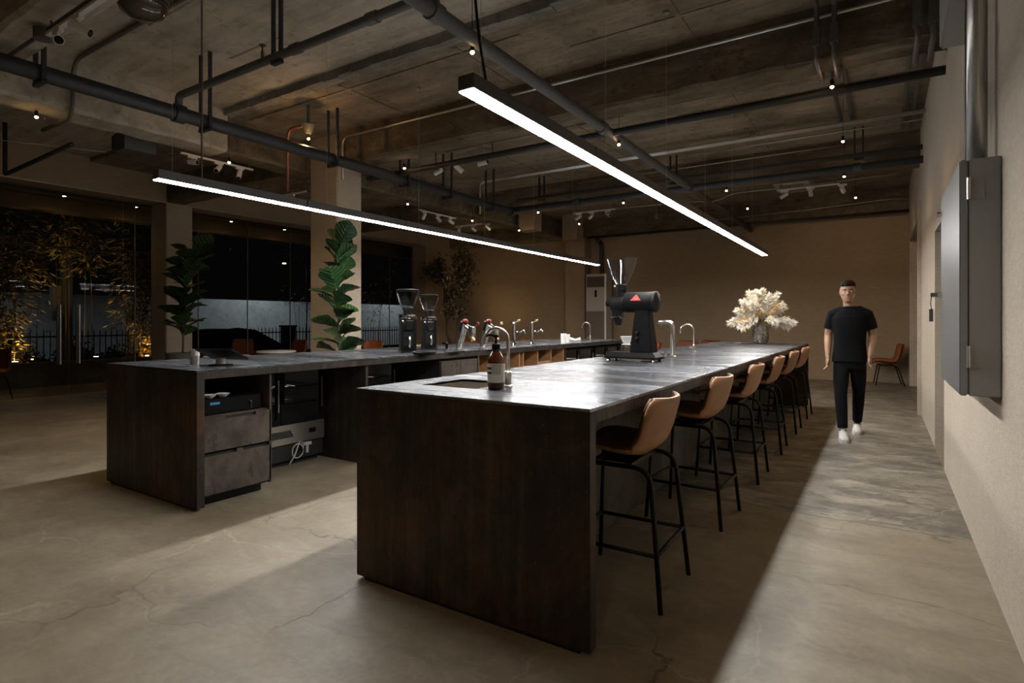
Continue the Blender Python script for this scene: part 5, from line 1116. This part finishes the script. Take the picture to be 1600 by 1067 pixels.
# ------------------------------------------------------------------ the walking person
def remeshed(mb, name, mat, parent, vox, smooth_iter=4):
    me = mb.mesh(name); tmp = bpy.data.objects.new('tmp', me); COL.objects.link(tmp)
    md = tmp.modifiers.new('r', 'REMESH'); md.mode = 'VOXEL'; md.voxel_size = vox
    sm = tmp.modifiers.new('s', 'SMOOTH'); sm.factor = 0.5; sm.iterations = smooth_iter
    dg = bpy.context.evaluated_depsgraph_get(); out = bpy.data.meshes.new_from_object(tmp.evaluated_get(dg))
    bpy.data.objects.remove(tmp); out.name = name; out.materials.clear(); out.materials.append(M[mat])
    out.polygons.foreach_set('use_smooth', [True]*len(out.polygons))
    o = bpy.data.objects.new(name, out); COL.objects.link(o); o.parent = parent; return o
def rings(m, lv, n=24, p=2.3):
    def se(a):
        c, s = math.cos(a), math.sin(a); return (abs(c)**(2/p)*(1 if c >= 0 else -1), abs(s)**(2/p)*(1 if s >= 0 else -1))
    return m.loft([[(cx+rx*se(2*math.pi*k/n)[0], cy+ry*se(2*math.pi*k/n)[1], z) for k in range(n)] for z, rx, ry, cx, cy in lv])
man = thing('person', 'person in black t-shirt, black trousers and white sneakers walking toward the camera', 'person', (-0.31, 7.48, 0), 0.06)
SHL, ELL, WRL = Vector((-.172, .01, 1.385)), Vector((-.212, .05, 1.13)), Vector((-.215, -.06, .885))
SHR, ELR, WRR = Vector((.172, .01, 1.385)), Vector((.225, .06, 1.13)), Vector((.190, -.10, .915))
HX, HY, HZ = -0.02, 0, 0       # head offset
b = MB()
rings(b, [(.86, .138, .090, 0, .01), (.93, .136, .090, 0, .01), (1.02, .136, .092, 0, .005), (1.12, .138, .092, 0, .0), (1.24, .148, .098, 0, .0), (1.33, .148, .094, 0, .005), (1.38, .125, .078, 0, .01), (1.43, .080, .064, 0, .012), (1.475, .060, .056, 0, .008)])
b.tube([(0, .012, 1.43), (HX*.5, .0, 1.50), (HX, -.012, 1.57)], [.062, .054, .054], 18)
rings(b, [(1.506, .026, .030, HX, -.078), (1.516, .040, .046, HX, -.068), (1.535, .052, .066, HX, -.052), (1.56, .062, .082, HX, -.040), (1.59, .068, .090, HX, -.030), (1.62, .072, .095, HX, -.024), (1.655, .075, .098, HX, -.018), (1.69, .071, .093, HX, -.014), (1.715, .055, .072, HX, -.012), (1.73, .028, .036, HX, -.010)], 24, 2.1)
b.tube([(HX, -.112, 1.640), (HX, -.126, 1.615), (HX, -.139, 1.594), (HX, -.120, 1.586)], [.008, .011, .0145, .010], 10)       # nose
for s in (-1, 1):
    b.ball((HX+s*.0745, -.012, 1.615), (.009, .019, .031), 10, 8)                    # ears
    b.ball((HX+s*.030, -.108, 1.642), (.024, .010, .008), 10, 6)                     # brow
    b.ball((HX+s*.042, -.088, 1.595), (.022, .018, .020), 10, 6)                     # cheek
b.ball((HX, -.104, 1.525), (.024, .014, .016), 10, 6)
def hand(m, wr, fwd, side, curl, s):
    """wr wrist, fwd down the arm, side = thumb side"""
    f = fwd.normalized(); sd = (side-f*side.dot(f)).normalized(); nrm = f.cross(sd)*s
    c = wr+f*.05
    for k in range(4): m.tube([wr+sd*(.020-.013*k)*1.0, wr+f*.045+sd*(.030-.020*k), wr+f*.088+sd*(.032-.0215*k)], [.017, .0155, .0115], 10)
    for k, L in enumerate((.070, .080, .074, .058)):
        p = wr+f*.086+sd*(.032-.0215*k); a1, a2, a3 = curl, curl*1.9, curl*2.7
        d1 = f*math.cos(a1)+nrm*math.sin(a1); d2 = f*math.cos(a2)+nrm*math.sin(a2); d3 = f*math.cos(a3)+nrm*math.sin(a3)
        q1 = p+d1*L*.45; q2 = q1+d2*L*.32; q3 = q2+d3*L*.25
        m.tube([p, q1, q2, q3], [.0092, .0088, .0082, .0066], 9)
    t0 = wr+f*.022+sd*.022; m.tube([t0, t0+f*.024+sd*.024+nrm*.006, t0+f*.050+sd*.030+nrm*.012, t0+f*.070+sd*.028+nrm*.016], [.013, .0115, .010, .0078], 9)
for sh, el, wr_, s in ((SHL, ELL, WRL, 1), (SHR, ELR, WRR, -1)):
    b.tube([sh, sh.lerp(el, .35), el], [.044, .045, .040], 16)
    b.tube([el, el.lerp(wr_, .3), wr_.lerp(el, .12), wr_], [.040, .040, .027, .025], 16)
    f = (wr_-el).normalized(); hand(b, wr_, (f+Vector((0, .12, -.25))).normalized(), Vector((0.25*s, -1, 0)), .38, s)
body = remeshed(b, 'body', 'skin', man, .0052, 3)
for s in (-1, 1):
    e = MB().ball((HX+s*.030, -.1085, 1.622), (.0125, .0085, .0085), 12, 8).build('eye', 'eye', man, smooth='all')
    MB().ball((HX+s*.030, -.1148, 1.622), (.0058, .004, .0058), 10, 6).build('iris', 'iris', e, smooth='all')
    MB().tube([(HX+s*.014, -.1185, 1.643), (HX+s*.030, -.1205, 1.648), (HX+s*.047, -.110, 1.643)], [.003, .0042, .0025], 7).build('eyebrow', 'hair', man, smooth='all')
MB().ball((HX, -.1185, 1.556), (.022, .008, .0065), 12, 6).build('mouth', 'lip', man, smooth='all')
# hair cap, thicker on top
hr = MB()
rings(hr, [(1.66, .079, .085, HX, .004), (1.685, .079, .092, HX, -.004), (1.71, .077, .098, HX, -.014), (1.735, .066, .084, HX, -.014), (1.755, .036, .050, HX, -.010)], 24, 2.2)
rings(hr, [(1.575, .050, .040, HX, .045), (1.60, .066, .052, HX, .038), (1.64, .079, .066, HX, .026), (1.67, .079, .075, HX, .012)], 24, 2.2)
hr.tube([(HX-.058, -.076, 1.692), (HX-.01, -.106, 1.700), (HX+.056, -.080, 1.700)], [.017, .022, .019], 10)
remeshed(hr, 'hair', 'hair', man, .006, 3)
# t-shirt
ts = MB()
rings(ts, [(.835, .180, .128, 0, .01), (.885, .176, .124, 0, .01), (.95, .166, .120, 0, .01), (1.04, .158, .114, 0, .006), (1.14, .160, .116, 0, .0), (1.25, .176, .126, 0, .0), (1.33, .184, .124, 0, .005), (1.38, .166, .108, 0, .01), (1.43, .112, .086, 0, .012), (1.462, .086, .074, 0, .01)], 28)
for sh, el in ((SHL, ELL), (SHR, ELR)): ts.tube([Vector((sh.x*.40, .01, 1.418)), sh+Vector((0, 0, -.022)), sh.lerp(el, .35), sh.lerp(el, .68)], [.060, .064, .063, .065], 18)
remeshed(ts, 't_shirt', 'tee', man, .008, 5)
# trousers: image-left leg leads
tr_ = MB()
HL, KL, AL = Vector((-.080, .0, .80)), Vector((-.088, -.15, .49)), Vector((-.070, -.235, .115))
HR_, KR, AR = Vector((.080, .01, .80)), Vector((.090, .10, .50)), Vector((.082, .33, .125))
rings(tr_, [(.76, .158, .108, 0, .01), (.84, .162, .112, 0, .01), (.93, .152, .104, 0, .008), (.965, .150, .102, 0, .008)], 26)
for h_, k_, a_ in ((HL, KL, AL), (HR_, KR, AR)):
    tr_.tube([h_, h_.lerp(k_, .45), k_, k_.lerp(a_, .4), a_.lerp(k_, .03)], [.084, .080, .063, .060, .050], 20)
remeshed(tr_, 'trousers', 'trousers', man, .009, 5)
for a_, yaw, pitch in ((AL, .06, 0.0), (AR, -.05, 0.0)):
    rt = Matrix.Translation((a_.x, a_.y, 0)) @ Matrix.Rotation(yaw, 4, 'Z')
    up_ = MB()
    lv = [(.075, .028, .030, .062), (.06, .036, .018, .105), (.02, .040, .018, .118), (-.04, .042, .018, .100), (-.09, .045, .018, .078), (-.14, .047, .018, .064), (-.18, .042, .018, .052), (-.205, .025, .020, .038)]
    up_.loft([[rt @ Vector((w*math.cos(2*math.pi*k/16), y, (z0+z1)/2+(z1-z0)/2*math.sin(2*math.pi*k/16))) for k in range(16)] for y, w, z0, z1 in lv])
    up_.tube([rt @ Vector((0, .03, .08)), rt @ Vector((0, .028, .135))], [.040, .038], 16)
    so = up_.build('sneaker', 'shoe', man, smooth='all')
    MB().prism([tuple((rt @ Vector((x, y, 0)))[:2]) for x, y in ((-.032, .078), (.032, .078), (.040, .02), (.042, -.05), (.049, -.13), (.044, -.185), (.022, -.212), (-.022, -.212), (-.044, -.185), (-.049, -.13), (-.042, -.05), (-.040, .02))], 0.0, .026).build('sole', 'sole', so)
    for j in range(4): MB().tube([rt @ Vector((-.022, -.02-.024*j, .108-.011*j)), rt @ Vector((.022, -.02-.024*j, .108-.011*j))], .003, 6).build('lace', 'paper', so)
    MB().tube([a_+Vector((0, 0, .0)), Vector((a_.x, a_.y+.02, .09))], [.036, .038], 14).build('ankle', 'skin', man, smooth='all')
